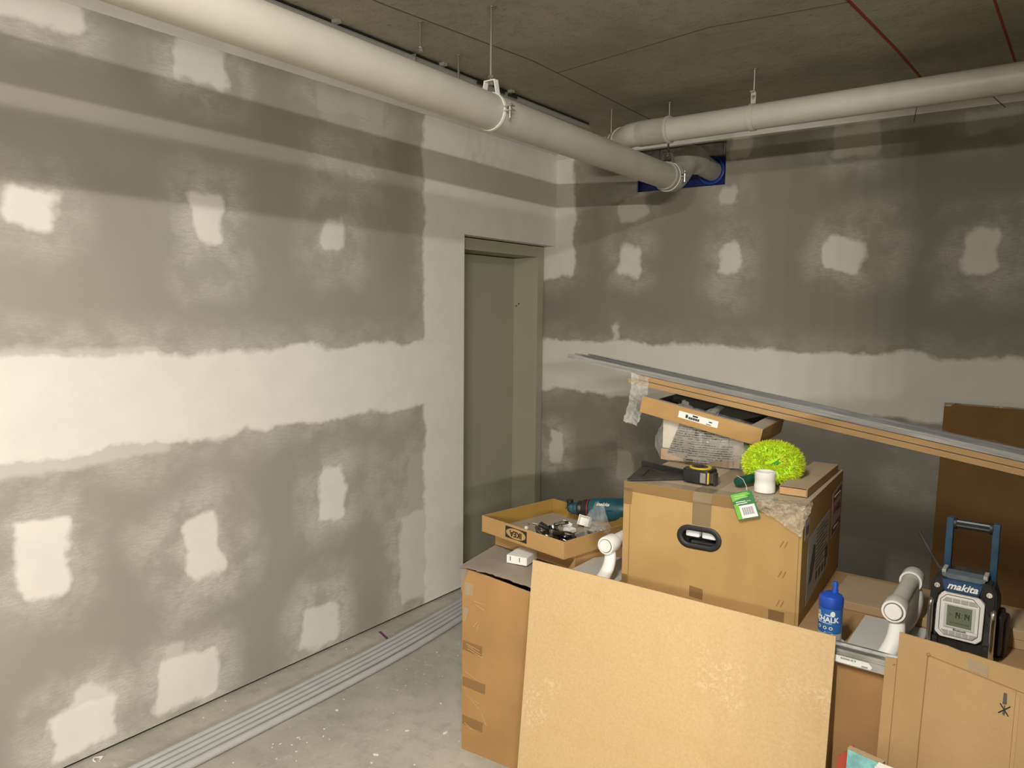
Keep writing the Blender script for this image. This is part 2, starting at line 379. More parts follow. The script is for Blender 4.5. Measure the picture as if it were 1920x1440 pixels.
# doorway: steel frame set behind the board, flush leaf
door = bpy.data.objects.new('door_1', None); COL.objects.link(door); door['kind'] = 'structure'; door.location = (-.16, 3.7, 0)
def dpart(name, m, *b, bev=.0015):
    bm = BM(); bx(bm, *b, bev); o = obj(name, bm, m, door, smooth=0); o.location = -Vector(door.location); return o
dpart('door_leaf', M_door, -.31, -.27, 3.30, 4.098, .008, 1.978)
dpart('door_jamb', M_door, -.33, -.076, 4.103, 4.172, 0, 2.05)
dpart('door_jamb', M_door, -.33, -.076, 3.22, 3.298, 0, 2.05)
dpart('door_head', M_door, -.33, -.0765, 3.298, 4.103, 1.982, 2.05)
dpart('packing_strip', M_block, -.2, -.09, 4.176, 4.189, 0, 2.05)
dpart('shadow_gap', M_dark, -.4, -.16, 4.16, 4.194, 0, 2.06, bev=0)
dpart('rear_wall', M_dark, -.46, -.42, 2.9, 4.4, 0, 2.3, bev=0)
for (y, z) in ((-.1385, 1.66), (-.125, 1.675)):
    bm = BM(); lathe(bm, [(0, -.002), (.006, -.002), (.006, .002), (0, .002)], 10); o = obj('screw_hole', bm, M_inkg, door, Vector((-.235 + y*.0 + (y+.13)*1.5, 4.1025, z)) - Vector(door.location), (PI/2, 0, 0))

# ------------------------------------------------------------------ drainage pipes
def ring_strap(bm, c, r, wd=.022, th=.0025, ax='y', a0=0, a1=2*PI, n=32):
    P = []
    for k in range(n + 1):
        a = a0 + (a1 - a0) * k / n
        for rr in (r, r + th):
            for d in (-wd/2, wd/2):
                ca, sa = math.cos(a)*rr, math.sin(a)*rr
                P.append(bm.verts.new((c[0]+ca, c[1]+d, c[2]+sa) if ax == 'y' else (c[0]+d, c[1]+ca, c[2]+sa)))
    for k in range(n):
        i = 4*k; j = i + 4
        for q in ((i, i+1, j+1, j), (i+2, j+2, j+3, i+3), (i, j, j+2, i+2), (i+1, i+3, j+3, j+1)): bm.faces.new([P[t] for t in q])
def zl(y): return 2.353 - .0095 * (y - 2.2)
drain = thing('drain_pipe', 'thick white plastic drain pipe running along the left wall into the service opening', 'pipe', (1.02, 1.0, 2.35))
def dp(name, bm, m, parent): o = obj(name, bm, m, parent); o.location = -Vector(parent.location); return o
bm = BM(); tube(bm, [(1.02, y, zl(y)) for y in (-6, -2, 1, 3.6, 3.70)], .064, 32); dp('pipe_run', bm, M_pvc, drain)
bm = BM(); path = catmull([(1.02, 3.66, 2.341), (1.02, 3.76, 2.342), (1.02, 3.84, 2.39), (1.025, 3.90, 2.45), (1.03, 3.97, 2.475), (1.034, 4.04, 2.470)], 6)
tube(bm, path, [.072 if i < 7 or i > 20 else .069 for i in range(len(path))], 28); dp('offset_bend', bm, M_pvc2, drain)
bm = BM(); tube(bm, [(1.033, 4.01, 2.472), (1.046, 4.25, 2.446)], .058, 28); dp('outlet_stub', bm, M_pvc2, drain)
bm = BM(); ring_strap(bm, (1.02, 3.72, 2.342), .0725, .008, .002); dp('socket_lip', bm, M_pvc, drain)
branch = thing('drain_pipe', 'thinner white plastic drain pipe running along the top of the far wall', 'pipe', (1.6, 3.4, 2.51))
bm = BM(); tube(bm, [(x, 3.4, 2.507 + (x - 1.56)*.008) for x in (1.12, 2, 3, 3.199)], .055, 32); dp('pipe_run', bm, M_pvc, branch)
bm = BM(); tube(bm, [(1.155, 3.4, 2.505), (1.15, 3.4, 2.505), (1.0, 3.4, 2.504)], .061, 30); dp('socket_coupling', bm, M_pvc2, branch)
bm = BM(); tube(bm, [(1.15, 3.4, 2.505), (1.163, 3.4, 2.505)], .065, 30); dp('socket_lip', bm, M_pvc, branch)
bm = BM(); tube(bm, catmull([(1.01, 3.4, 2.504), (.96, 3.405, 2.505), (.90, 3.45, 2.507), (.84, 3.51, 2.51), (.70, 3.65, 2.518), (.66, 3.70, 2.521)], 5), .058, 28); dp('swept_bend', bm, M_pvc, branch)
for a, b in (((.86, 3.49), (.835, 3.515)), ((.80, 3.55), (.775, 3.575))):
    bm = BM(); tube(bm, [(*a, 2.51), (*b, 2.513)], .064, 28); dp('socket_lip', bm, M_pvc2, branch)
bm = BM(); tube(bm, [(.672, 3.688, 2.52), (.645, 3.715, 2.522)], .062, 28); dp('end_cap', bm, M_pvc2, branch)
def rod(bm, x, y, z0, z1, r=.005):
    tube(bm, [(x, y, z0), (x, y, z1)], r, 8)
def hexnut(bm, x, y, z, r=.010, h=.010): lathe(bm, [(0, 0), (r, 0), (r, h), (0, h)], 6, (x, y, z))
def clamp(label, x, y, zc, r, ax, strapm, brm=None, sw=.022):
    t = thing('pipe_clamp', label, 'pipe hanger', (x, y, zc), group='pipe hangers under the ceiling')
    bm = BM(); ring_strap(bm, (0, 0, 0), r + .0005, sw, .003, ax); obj('strap', bm, strapm, t)
    bm = BM(); rod(bm, 0, 0, r + .03, 2.715 - zc); hexnut(bm, 0, 0, r + .028); hexnut(bm, 0, 0, r + .052)
    lathe(bm, [(0, 0), (.016, 0), (.016, .003), (0, .003)], 14, (0, 0, 2.711 - zc)); obj('hanger_rod', bm, M_rod, t)
    bm = BM()
    if ax == 'y': pts = [(-.035, r - .012), (-.024, r + .045), (.024, r + .045), (.035, r - .012), (.031, r - .012), (.02, r + .041), (-.02, r + .041), (-.031, r - .012)]; prism(bm, pts, -.011, .011, 'y')
    else: bx(bm, -.011, .011, -.004, 0, r - .002, r + .055); bx(bm, -.011, .011, -.02, 0, r + .052, r + .055)
    obj('hanger_bracket', bm, brm or strapm, t, smooth=0)
    bm = BM()
    if ax == 'y':
        bx(bm, r, r + .038, -.011, .011, .006, .009); bx(bm, r, r + .038, -.011, .011, -.009, -.006); rod(bm, r + .024, 0, -.035, .02, .0045); hexnut(bm, r + .024, 0, .009, .009, .008)
    else: lathe(bm, [(0, 0), (.008, 0), (.008, .006), (0, .006)], 6, (0, 0, r + .028)); bmesh.ops.rotate(bm, verts=bm.verts, cent=(0, 0, r + .028), matrix=Matrix.Rotation(PI/2, 3, 'X'))
    obj('clamp_bolt', bm, M_steel, t)
    return t
clamp('zinc ring clamp on a long rod round the middle of the thick left pipe', 1.02, 2.19, zl(2.19), .064, 'y', M_white, None, .012)
clamp('ring clamp at the end of the thick pipe beside the service opening', 1.02, 3.69, zl(3.69), .0725, 'y', M_white, M_rod, .009)
clamp('band clamp with a square bolt plate round the thinner far wall pipe', 1.559, 3.40, 2.507, .0556, 'x', M_pvc)
def loose_rod(label, x, y, z, nut):
    bm = BM(); rod(bm, 0, 0, z - 2.715, 0); lathe(bm, [(0, -.003), (.014, -.003), (.014, 0), (0, 0)], 14)
    if nut: hexnut(bm, 0, 0, z - 2.715 + .002, .012, .012); lathe(bm, [(0, 0), (.016, 0), (.016, .003), (0, .003)], 14, (0, 0, z - 2.715 + .014))
    o = obj('threaded_rod', bm, M_rod, None, (x, y, 2.715)); return tag(o, label, 'rod', 'loose threaded rods hanging from the ceiling')
loose_rod('loose threaded rod with a nut on its end hanging from the ceiling', .71, 2.151, 2.605, True)
loose_rod('bare thin threaded rod hanging just behind the thick left pipe', .588, 2.516, 2.59, False)
loose_rod('short rod from the ceiling to the bend of the thinner pipe', .70, 3.655, 2.57, False)
cond = thing('ceiling_conduit', 'grey conduit under the ceiling behind the thick left pipe', 'conduit', (.43, 1.0, 2.69))
bm = BM(); tube(bm, [(.45, -6, 2.691), (.45, 3.83, 2.691)], .0135, 14); dp('conduit_run', bm, M_cond_dk, cond)
bm = BM(); tube(bm, [(.452, -6, 2.710), (.452, 3.83, 2.710)], .0045, 8); dp('gap_shade_tube', bm, M_black, cond)  # black tube standing in for the shade in the gap above the conduit
for y in (1.35, 1.95, 2.55, 3.05):
    bm = BM(); ring_strap(bm, (.45, y, 2.691), .014, .022, .002); bx(bm, .42, .485, y - .011, y + .011, 2.701, 2.7145); dp('saddle_clip', bm, M_cond_dk, cond)
for y in (2.78, 2.92, 3.02):
    bm = BM(); bx(bm, .472, .482, y, y + .07, 2.680, 2.692, .002); dp('cable_tie_tail', bm, M_black, cond)
bm = BM(); prism(bm, [(-.012, -.012), (.012, -.012), (.012, .02), (-.012, .02)], -.0015, .0015, 'y'); lathe(bm, [(0, -.006), (.006, -.006), (.006, .006), (0, .006)], 6)
o = obj('fixing_tab', bm, M_steel, cond, Vector((.475, 2.36, 2.680)) - Vector(cond.location))

# ------------------------------------------------------------------ conduits and debris on the floor
for k in range(5):
    xs = .206 + k * .0335; r = .0135 if k < 4 else .0155
    if k == 4: xs += .004
    bm = BM(); tube(bm, catmull([(0, -3.2, 0), (0, -.4, 0), (-.012*(1 if k < 4 else .2), 1.0, 0), (-.085, 1.98 - k*.02, 0)], 6), r, 12)
    lab = ['grey conduit nearest the left wall, first of five on the floor', 'grey conduit on the floor, second of five from the left wall', 'grey conduit on the floor, middle one of the row of five', 'grey conduit on the floor, second from the open floor side', 'slightly thicker grey conduit on the outer side of the floor row'][k]
    tag(obj('floor_conduit', bm, M_conduit, None, (xs, 1.3, r + .0002)), lab, 'conduit', 'grey conduits lying along the left wall')
bm = BM(); bx(bm, -.05, .05, -.007, .007, 0, .0006); obj('purple_mark', bm, M_purple, floor, (.095, 2.53, .0005), (0, 0, -.35), smooth=0)
rnd = random.Random(3)
bm = BM()
for k in range(85):
    x = rnd.uniform(.40, 1.0); y = rnd.uniform(1.1, 3.1)
    if rnd.random() < .5: x = .40 + abs(rnd.gauss(0, .12))
    s = rnd.uniform(.0015, .0045) * (1.9 if rnd.random() < .12 else 1)
    mt = Matrix.Translation((x, y, s*.25)) @ Matrix.Rotation(rnd.uniform(0, 6), 4, 'Z') @ Matrix.Diagonal((rnd.uniform(.8, 2.6), 1, .4, 1))
    bmesh.ops.create_icosphere(bm, subdivisions=1, radius=s, matrix=mt)
for k in range(16):
    x = rnd.uniform(.02, .16); y = rnd.uniform(1.1, 3.1); s = rnd.uniform(.002, .004)
    bmesh.ops.create_icosphere(bm, subdivisions=1, radius=s, matrix=Matrix.Translation((x, y, s*.3)) @ Matrix.Diagonal((1.5, 1, .4, 1)))
o = obj('plaster_crumbs', bm, M_chip, None); tag(o, 'scattered white plaster crumbs on the concrete floor', 'debris'); o['kind'] = 'stuff'
bm = BM(); pts = [(.03 + .012*math.cos(a), 1.175 + .016*math.sin(a), .0045 + .003*math.sin(a*2)) for a in [i*.42 for i in range(14)]]
tube(bm, pts, .0025, 6); tag(obj('plaster_curl', bm, M_chip), 'curled white scrap of plaster tape at the foot of the left wall', 'scrap')

# ------------------------------------------------------------------ cartons
C_box = cardboard('carton_tan', (.42, .268, .105), dust=.75)
C_old = cardboard('carton_brown', (.385, .215, .085), dust=.75)
C_tray = cardboard('carton_tray', (.44, .265, .105), dust=.3)
C_thin = cardboard('carton_kraft', (.44, .28, .13), dust=.6)
C_dark = cardboard('carton_dark', (.21, .115, .04), dust=.5)
C_sheet = cardboard('carton_sheet', (.43, .28, .13), dust=.2)
C_crease = plain('carton_crease', (.27, .155, .06), .9)
M_tape = None
def tape_mat(name, col, alpha):
    m, nt, b = new_mat(name); b.inputs['Base Color'].default_value = (*col, 1); b.inputs['Roughness'].default_value = .16
    b.inputs['Alpha'].default_value = alpha
    n = noise(nt, objcoord(nt), 45, 4, .6, 1.0); bump(nt, b, n.outputs['Fac'], .3, .004); return m
M_tape = tape_mat('brown_tape', (.33, .205, .085), .5)
M_btape = tape_mat('brown_tape_old', (.36, .21, .085), .4)
M_ctape = tape_mat('clear_tape', (.55, .45, .30), .35)

def open_tray(t, L, D, H, th, m, flare=0.0):
    bm = BM(); bx(bm, 0, L, 0, D, 0, th); obj('base', bm, m, t, smooth=0)
    for nm, b in (('front_wall', (0, L, 0, th)), ('back_wall', (0, L, D - th, D)), ('side_wall', (0, th, th, D - th)), ('side_wall', (L - th, L, th, D - th))):
        bm = BM(); bx(bm, b[0], b[1], b[2], b[3], th, H, .0008); obj(nm, bm, m, t, smooth=0)
# left upright carton with sagging lid
b1 = thing('carton', 'tall plain brown carton on the floor, leftmost, half hidden by the hardboard sheet', 'box', (1.033, 2.028, 0), math.radians(4))
bm = BM(); th = .005
prism(bm, [(0, 0), (.345, 0), (.345, .667), (.29, .670), (.20, .681), (.10, .692), (.03, .698), (0, .694)], 0, th, 'y'); obj('front_panel', bm, C_old, b1, smooth=0)
bm = BM(); bx(bm, 0, th, th, .55, 0, .695); obj('side_panel', bm, C_old, b1, smooth=0)
bm = BM(); bx(bm, .34, .345, th, .55, 0, .665); obj('side_panel', bm, C_old, b1, smooth=0)
bm = BM(); bx(bm, 0, .345, .55, .555, 0, .695); obj('back_panel', bm, C_old, b1, smooth=0)
bm = BM()
rl = random.Random(5)
jag = [rl.uniform(-.006, .004) for _ in range(30)]
def lidf(u, v):
    x = -.012 - .05*v*(1-u) + .365*u; y = -.012 + .58*v
    if v == 0: y += jag[int(u*24)]
    return (x, y, .7045 + .006*math.sin(u*3) - .022*u*u + .004*v)
grid(bm, 24, 6, lidf); bmesh.ops.solidify(bm, geom=bm.faces[:], thickness=.005); obj('lid_flap', bm, cardboard('lid_brightened', (.60, .52, .43)), b1, smooth=0)  # lid colour lightened to make up for missing light from above
bm = BM(); quad(bm, (-.004, -.001, .60), (.006, -.0012, .64), (.012, -.0012, .700), (-.010, -.001, .705)); quad(bm, (.012, -.0012, .70), (.006, -.0012, .65), (.022, -.002, .685), (.03, -.006, .702))
bmesh.ops.solidify(bm, geom=bm.faces[:], thickness=.002); obj('torn_corner', bm, plain('torn_paper', (.5, .42, .33), .9), b1, smooth=0)
def flat_piece(name, pts, m, parent, ax, t0, t1):
    bm = BM(); prism(bm, pts, t0, t1, ax); return obj(name, bm, m, parent, smooth=0)
flat_piece('tape_strip', [(.012, .60), (.045, .605), (.052, .65), (.012, .65)], M_ctape, b1, 'y', -.0008, -.0001)
flat_piece('tape_strip', [(.006, .50), (.014, .50), (.03, .55), (.006, .555)], M_ctape, b1, 'y', -.0008, -.0001)
for (z, wd) in ((.39, .085), (.25, .10), (.10, .09)):
    flat_piece('tape_strip', [(.003, z), (.003 + wd, z - .006), (.006 + wd, z + .032), (.003, z + .036)], M_btape, b1, 'y', -.0008, -.0001)
M_scuff = plain('paper_scuff', (.56, .38, .21), .9)
for (x, z, l, r) in ((.075, .585, .045, -.1), (.08, .568, .04, -.35), (.06, .50, .03, .9), (.07, .49, .03, 1.3), (.05, .41, .06, -.2), (.055, .40, .06, -.3), (.06, .39, .07, -.25), (.04, .30, .06, -.35), (.05, .21, .06, -.3), (.06, .195, .05, -.6), (.10, .15, .05, -1.1), (.03, .10, .04, -.4)):
    bm = BM(); bx(bm, -l/2, l/2, -.0006, 0, -.0007, .0007); obj('scuff', bm, M_scuff, b1, (x, -.0009, z), (0, -r, 0), smooth=0)
# long base carton carrying the pile
C_base = cardboard('carton_base', (.36, .205, .085), dust=.12)
b2 = thing('carton', 'long dusty brown carton on the floor that carries the pile, behind the leaning sheets', 'box', (1.415, 2.032, 0))
bm = BM(); bx(bm, 0, 1.6, 0, .72, 0, .735, .004); obj('box_body', bm, C_base, b2, smooth=0)
bm = BM(); prism(bm, [(0, .728), (1.6, .728), (1.6, .7356), (0, .7356)], -.0012, .03, 'y'); obj('tape_edge', bm, M_ctape, b2, smooth=0)
# big tan carton ------------------------------------------------
BY = math.radians(3)
big = thing('carton', 'big taped tan carton with a black oval hand hole on top of the pile', 'box', (1.622, 2.1445, .7352), BY)
BW, BD, BH = .56, .62, .355
bm = BM()
hc = (.257, .211); hr = .0265; hl = .030   # opening of the hand hole
loop = []
for k in range(24):
    a = 2*PI*k/24; loop.append((hc[0] + (hl if math.cos(a) > 0 else -hl) + hr*math.cos(a), hc[1] + hr*math.sin(a)*.88))
out = [(0, 0), (BW, 0), (BW, BH), (0, BH)]
ov = [bm.verts.new((x, 0, z)) for x, z in out]; lv = [bm.verts.new((x, 0, z)) for x, z in loop]
es = [bm.edges.new((ov[i], ov[(i+1) % 4])) for i in range(4)] + [bm.edges.new((lv[i], lv[(i+1) % 24])) for i in range(24)]
bmesh.ops.triangle_fill(bm, use_beauty=True, edges=es)
iv = [bm.verts.new((x, .006, z)) for x, z in loop]
for i in range(24): bm.faces.new((lv[i], lv[(i+1) % 24], iv[(i+1) % 24], iv[i]))
rv = [bm.verts.new(p) for p in ((0, BD, 0), (BW, BD, 0), (BW, BD, BH), (0, BD, BH))]
for q in ((ov[1], rv[1], rv[2], ov[2]), (rv[1], rv[0], rv[3], rv[2]), (rv[0], ov[0], ov[3], rv[3]), (ov[3], ov[2], rv[2], rv[3]), (ov[0], rv[0], rv[1], ov[1])): bm.faces.new(q)
bmesh.ops.recalc_face_normals(bm, faces=bm.faces[:])
for e in bm.edges: e.smooth = True
obj('box_body', bm, C_box, big, smooth=0)
bm = BM(); tube(bm, [(x, -.001, z) for x, z in [(hc[0] + (hl if math.cos(a) > 0 else -hl) + (hr+.006)*math.cos(a), hc[1] + (hr+.005)*math.sin(a)*.92) for a in [2*PI*k/32 for k in range(32)]]], .0088, 10, closed=True, squash=((0, 1, 0), .55, 1.0)); obj('hand_hole_rim', bm, M_rubber, big)
bm = BM(); bx(bm, hc[0]-.09, hc[0]+.09, .05, .054, hc[1]-.06, hc[1]+.06); obj('dark_inside', bm, M_dark, big, smooth=0)
for (a, b) in ((-.048, -.003), (.004, .05)):
    bm = BM(); bx(bm, hc[0]+a, hc[0]+b, .012, .046, hc[1]-.004, hc[1]+.03, .006); obj('foam_block', bm, M_foam, big)
bm = BM(); bx(bm, hc[0]-.03, hc[0]+.05, .014, .03, hc[1]-.025, hc[1]-.016, .002); obj('inner_flap', bm, M_blackd, big)
E_ = .0006
def bigtape(name, pts, m, ax='y', pos=None):
    if ax == 'y': flat_piece(name, pts, m, big, 'y', -E_*1.6, -E_*.4)
    elif ax == 'x': flat_piece(name, pts, m, big, 'x', BW + E_*.4, BW + E_*1.6)
    else: flat_piece(name, pts, m, big, 'z', BH + E_*.4, BH + E_*1.6)
bigtape('tape_strip', [(0, BH - .03), (.23, BH - .036), (.44, BH - .034), (.54, BH - .022), (.55, BH), (0, BH)], M_tape)
bigtape('tape_strip', [(0, BH - .075), (.028, BH - .073), (.032, BH - .02), (0, BH - .02)], M_tape)
bigtape('tape_strip', [(.232, .240), (.245, .236), (.262, .240), (.275, .234), (.291, .232), (.293, BH), (.233, BH)], M_ctape)
bigtape('tape_strip', [(.233, .25), (.291, .25), (.293, BH - .03), (.233, BH - .03)], M_tape)
bigtape('tape_strip', [(0, 0), (BW, 0), (BW, .065), (0, .06)], M_ctape, 'z')
bigtape('tape_strip', [(.233, .0), (.293, .0), (.293, BD), (.233, BD)], M_ctape, 'z')
bigtape('tape_square', [(.232, .02), (.275, .016), (.275, .05), (.232, .054)], M_tape)
bigtape('tape_square', [(.475, 0), (.52, 0), (.52, .035), (.475, .035)], M_tape)
bigtape('tape_square', [(0, 0), (.02, 0), (.02, .045), (0, .045)], M_tape)
for (x, z) in ((.51, .238), (.509, .148), (.507, .059)):
    for d in (-.006, .006):
        bm = BM(); bx(bm, -.0013, .0013, -.0008, 0, -.011, .011); obj('staple', bm, C_crease, big, (x + d, -.0002, z), (0, .45 if d < 0 else .40, 0), smooth=0)
bm = BM(); bx(bm, .0215, .0245, -.0005, 0, 0, BH - .03); obj('score_line', bm, C_crease, big, smooth=0)
bm = BM(); bx(bm, BW - .010, BW - .008, -.0005, 0, 0, BH - .02); obj('score_line', bm, C_crease, big, smooth=0)
# labels on the shaded side; paper and red dulled to paint in the shade
def side_label(pts, m, name='paper_label', lift=1): return flat_piece(name, pts, m, big, 'x', BW + E_*lift, BW + E_*(lift + 1))
side_label([(.44, .305), (.60, .318), (.60, .165), (.44, .148)], M_paper_shade)
side_label([(.447, .270), (.593, .285), (.593, .310), (.447, .297)], M_red_shade, 'red_band', 2)
side_label([(.447, .157), (.593, .172), (.593, .198), (.447, .186)], M_red_shade, 'red_band', 2)
text('label_text', 'FRAGILE', .036, M_red_shade, big, (BW + .0022, .52, .242), SIDE, bold=.0008, sx=.95)
text('label_text', 'HANDLE WITH CARE', .0115, M_paper_shade, big, (BW + .0024, .52, .288), SIDE)
text('label_text', 'DO NOT DROP', .013, M_paper_shade, big, (BW + .0024, .52, .178), SIDE)
side_label([(.085, .245), (.40, .262), (.40, .07), (.085, .035)], M_paper_shade)
for k in range(11):
    z = .238 - k*.0125
    side_label([(.20, z), (.20 + (.17 if k % 3 else .11), z + .006), (.20 + (.17 if k % 3 else .11), z + .009), (.20, z + .003)], M_inkg, 'print_line', 2)
side_label([(.11, .09), (.15, .10), (.19, .15), (.185, .20), (.16, .205), (.12, .15)], M_inkg, 'product_sketch', 2)
for k in range(4):
    y = .21 + k*.045; side_label([(y, .075), (y + .025, .08), (y + .025, .105), (y, .10)], M_inkg, 'handling_symbol', 2)
side_label([(.35, .10), (.39, .105), (.39, .15), (.35, .145)], M_inkg, 'handling_symbol', 2)
side_label([(.028, .305), (.085, .310), (.085, .255), (.028, .25)], M_paper_shade)
for k in range(6): side_label([(.036 + k*.007, .262), (.039 + k*.007, .2625), (.039 + k*.007, .29), (.036 + k*.007, .29)], M_inkg, 'barcode_bar', 2)
# crumpled packing tape over the front right corner
M_crum = clear('crumpled_tape', (.62, .55, .43), .42, .08, 55, 1.0)
def crumple(bm, nu, nv, f, amp, seed, thick=0):
    r = random.Random(seed)
    grid(bm, nu, nv, f)
    for v in bm.verts: v.co += Vector((r.uniform(-1, 1), r.uniform(-1, 1), r.uniform(-1, 1))) * amp
cr = thing('crumpled_tape', 'crumpled clear packing tape stuck over the front right corner of the big carton', 'tape', (1.622, 2.1445, .7352), BY)
bm = BM()
def fcr(u, v):
    x = .405 + .165*u + .012*math.sin(v*5); t = .03 + .02*u; L = t + .014 + .075*u**1.3
    q = v * L
    if q < t: y, z = t - q, BH + .003 + .006*math.sin(u*14 + v*3)**2
    else: y, z = -.005 - .007*math.sin(u*11 + v*6)**2, BH + .002 - (q - t)
    return (x, y, z)
crumple(bm, 26, 16, fcr, .0017, 4); obj('tape_film', bm, M_crum, cr, smooth=60)

# ------------------------------------------------------------------ things on top of the big carton
ZT = .7352 + BH + .0022
def on_big(x, y):
    c, s = math.cos(BY), math.sin(BY); return (1.622 + x*c - y*s, 2.1445 + x*s + y*c, ZT)
sq = thing('set_square', 'black triangular roofing square lying on the left of the big carton', 'square', on_big(0, 0), BY)
A, B, Cc = Vector((.012, -.006)), Vector((-.035, .235)), Vector((.20, .155))
bm = BM(); cen = (A + B + Cc) / 3
outer = [A, Cc, B]; inner = [cen + (p - cen) * .52 for p in outer]
for z in (0, .005):
    pass
def ringprism(bm, O, I, z0, z1):
    V = {}
    for nm, P in (('o', O), ('i', I)):
        for k, p in enumerate(P):
            for z in (0, 1): V[nm, k, z] = bm.verts.new((p.x, p.y, z1 if z else z0))
    n = len(O)
    for k in range(n):
        j = (k+1) % n
        for q in ((('o',k,0),('o',j,0),('o',j,1),('o',k,1)), (('i',j,0),('i',k,0),('i',k,1),('i',j,1)), (('o',k,1),('o',j,1),('i',j,1),('i',k,1)), (('o',j,0),('o',k,0),('i',k,0),('i',j,0))): bm.faces.new([V[t] for t in q])
ringprism(bm, outer, inner, .002, .007); obj('blade', bm, M_blackd, sq, smooth=0)
bm = BM(); inn2 = [cen + (p - cen) * .515 for p in outer]; prism(bm, [(p.x, p.y) for p in inn2], .003, .0045, 'z'); obj('inner_scale', bm, plain('dull_black', (.03, .027, .025), .6, var=.5, vscale=60), sq, smooth=0)
d = (Cc - B).normalized(); ang = math.atan2(d.y, d.x)
bm = BM(); bx(bm, -.004, (Cc-B).length + .002, -.006, .006, 0, .022, .001); obj('fence', bm, M_black, sq, (B.x, B.y, 0), (0, 0, ang), smooth=0)
# tape measure
tm = thing('tape_measure', 'black and yellow tape measure at the front of the big carton', 'tape measure', on_big(.212, .130), BY + math.radians(-8))
body = [(-.052, -.02), (-.046, -.038), (-.03, -.045), (.034, -.045), (.044, -.038), (.046, .02), (.03, .042), (0, .05), (-.03, .042), (-.048, .02)]
bm = BM(); prism(bm, body, .003, .046, 'z', .004); obj('case', bm, M_black, tm)
M_yel = plain('yellow_plastic', (.70, .50, .03), .45)
bm = BM(); ringprism(bm, [Vector((.036*math.cos(2*PI*k/28) - .004, .034*math.sin(2*PI*k/28) + .002)) for k in range(28)], [Vector((.025*math.cos(2*PI*k/28) - .004, .024*math.sin(2*PI*k/28) + .002)) for k in range(28)], .044, .0495); obj('side_ring', bm, M_yel, tm)
bm = BM(); lathe(bm, [(0, .044), (.0245, .044), (.0245, .050), (.018, .053), (0, .053)], 24, (-.004, .002, 0)); bx(bm, -.03, .006, -.012, .002, .050, .056, .002); obj('belt_clip', bm, M_blackd, tm)
bm = BM(); bx(bm, .020, .0385, -.0465, -.044, .008, .040); obj('mouth_plate', bm, M_steel, tm, smooth=0)
bm = BM(); bx(bm, .0425, .0465, -.042, -.036, .006, .042); obj('yellow_stripe', bm, M_yel, tm, smooth=0)
bm = BM(); bx(bm, .046, .060, -.036, .0, .008, .040, .003); bx(bm, .058, .062, -.03, -.005, 0.002, .034, .001); obj('end_hook', bm, M_blackd, tm, smooth=0)
# pvc coupling
bm = BM(); lathe(bm, [(.0285, 0), (.0315, .002), (.0315, .022), (.0305, .024), (.0305, .040), (.0315, .042), (.0315, .062), (.029, .064), (.0275, .062), (.0275, .002), (.0285, 0)], 32)
tag(obj('pipe_coupling', bm, M_white, None, on_big(.418, .118)), 'short white plastic pipe coupling standing beside the green duster', 'pipe fitting')
# small flat carton
sc = thing('carton', 'small flat brown carton lying on the right of the big carton', 'box', on_big(.462, .118), BY + math.radians(-1))
bm = BM(); bx(bm, 0, .082, 0, .45, 0, .026, .0012); obj('box_body', bm, C_thin, sc, smooth=0)
bm = BM(); bx(bm, .002, .079, -.0008, 0, .0235, .0255); obj('end_flap_gap', bm, M_ink, sc, smooth=0)
bm = BM(); bx(bm, .003, .078, -.0014, -.0004, .002, .0225); obj('end_flap', bm, cardboard('carton_end', (.58, .36, .18)), sc, smooth=0)
# lime microfibre duster
M_lime = plain('lime_fibre', (.68, .80, .04), .8, var=.18, vscale=70)
M_lime2 = plain('lime_backing', (.50, .78, .02), .7)
M_green = plain('green_plastic', (.05, .32, .03), .4)
M_dgreen = plain('dark_green_plastic', (.01, .075, .045), .45)
du = thing('duster', 'lime green fluffy hand duster with a green handle on the big carton', 'duster', on_big(.405, .245), BY); du.scale = (.76, .76, .76)
tilt = Matrix.Rotation(math.radians(52), 4, 'X')
cenD = Vector((0, .02, .084))
def tor(a, b, R1=.084, R2=.060, r=.036):
    p = Vector(((R1 + r*math.cos(b))*math.cos(a), (R2 + r*math.cos(b))*math.sin(a), r*math.sin(b)*.9))
    n = Vector((math.cos(b)*math.cos(a), math.cos(b)*math.sin(a), math.sin(b)))
    return cenD + tilt @ p, (tilt @ n).normalized()
bm = BM(); tube(bm, [tor(2*PI*k/40, PI/2, r=0)[0] for k in range(40)], .033, 14, closed=True); obj('padded_head', bm, M_lime2, du)
bm = BM()
bmesh.ops.create_uvsphere(bm, u_segments=20, v_segments=10, radius=.05, matrix=Matrix.Translation(cenD + Vector((0, .015, -.012))) @ tilt @ Matrix.Diagonal((1.1, .8, .35, 1))); obj('head_backing', bm, M_lime2, du)
bm = BM(); rt = random.Random(11)
for k in range(7500):
    a = rt.uniform(0, 2*PI); b = rt.uniform(-PI, PI)
    if math.cos(b) < -.55 and rt.random() < .8: continue
    p, n = tor(a, b, r=.031)
    n = (n + Vector((rt.uniform(-1, 1), rt.uniform(-1, 1), rt.uniform(-1, 1) - .15))*.42).normalized()
    L = rt.uniform(.013, .026); u = n.orthogonal().normalized(); v = n.cross(u); w_ = rt.uniform(.0011, .0021)
    if p.z + n.z*L < .003: continue
    q = [bm.verts.new(p + u*w_*math.cos(c) + v*w_*math.sin(c)) for c in (0, 2.1, 4.2)]
    mid = [bm.verts.new(p + n*L*.6 + u*w_*.8*math.cos(c) + v*w_*.8*math.sin(c)) for c in (0, 2.1, 4.2)]
    tip = bm.verts.new(p + n*L)
    for i in range(3):
        j = (i+1) % 3; bm.faces.new((q[i], q[j], mid[j], mid[i])); bm.faces.new((mid[i], mid[j], tip))
obj('fibre_pile', bm, M_lime, du, smooth=0, kind='stuff')
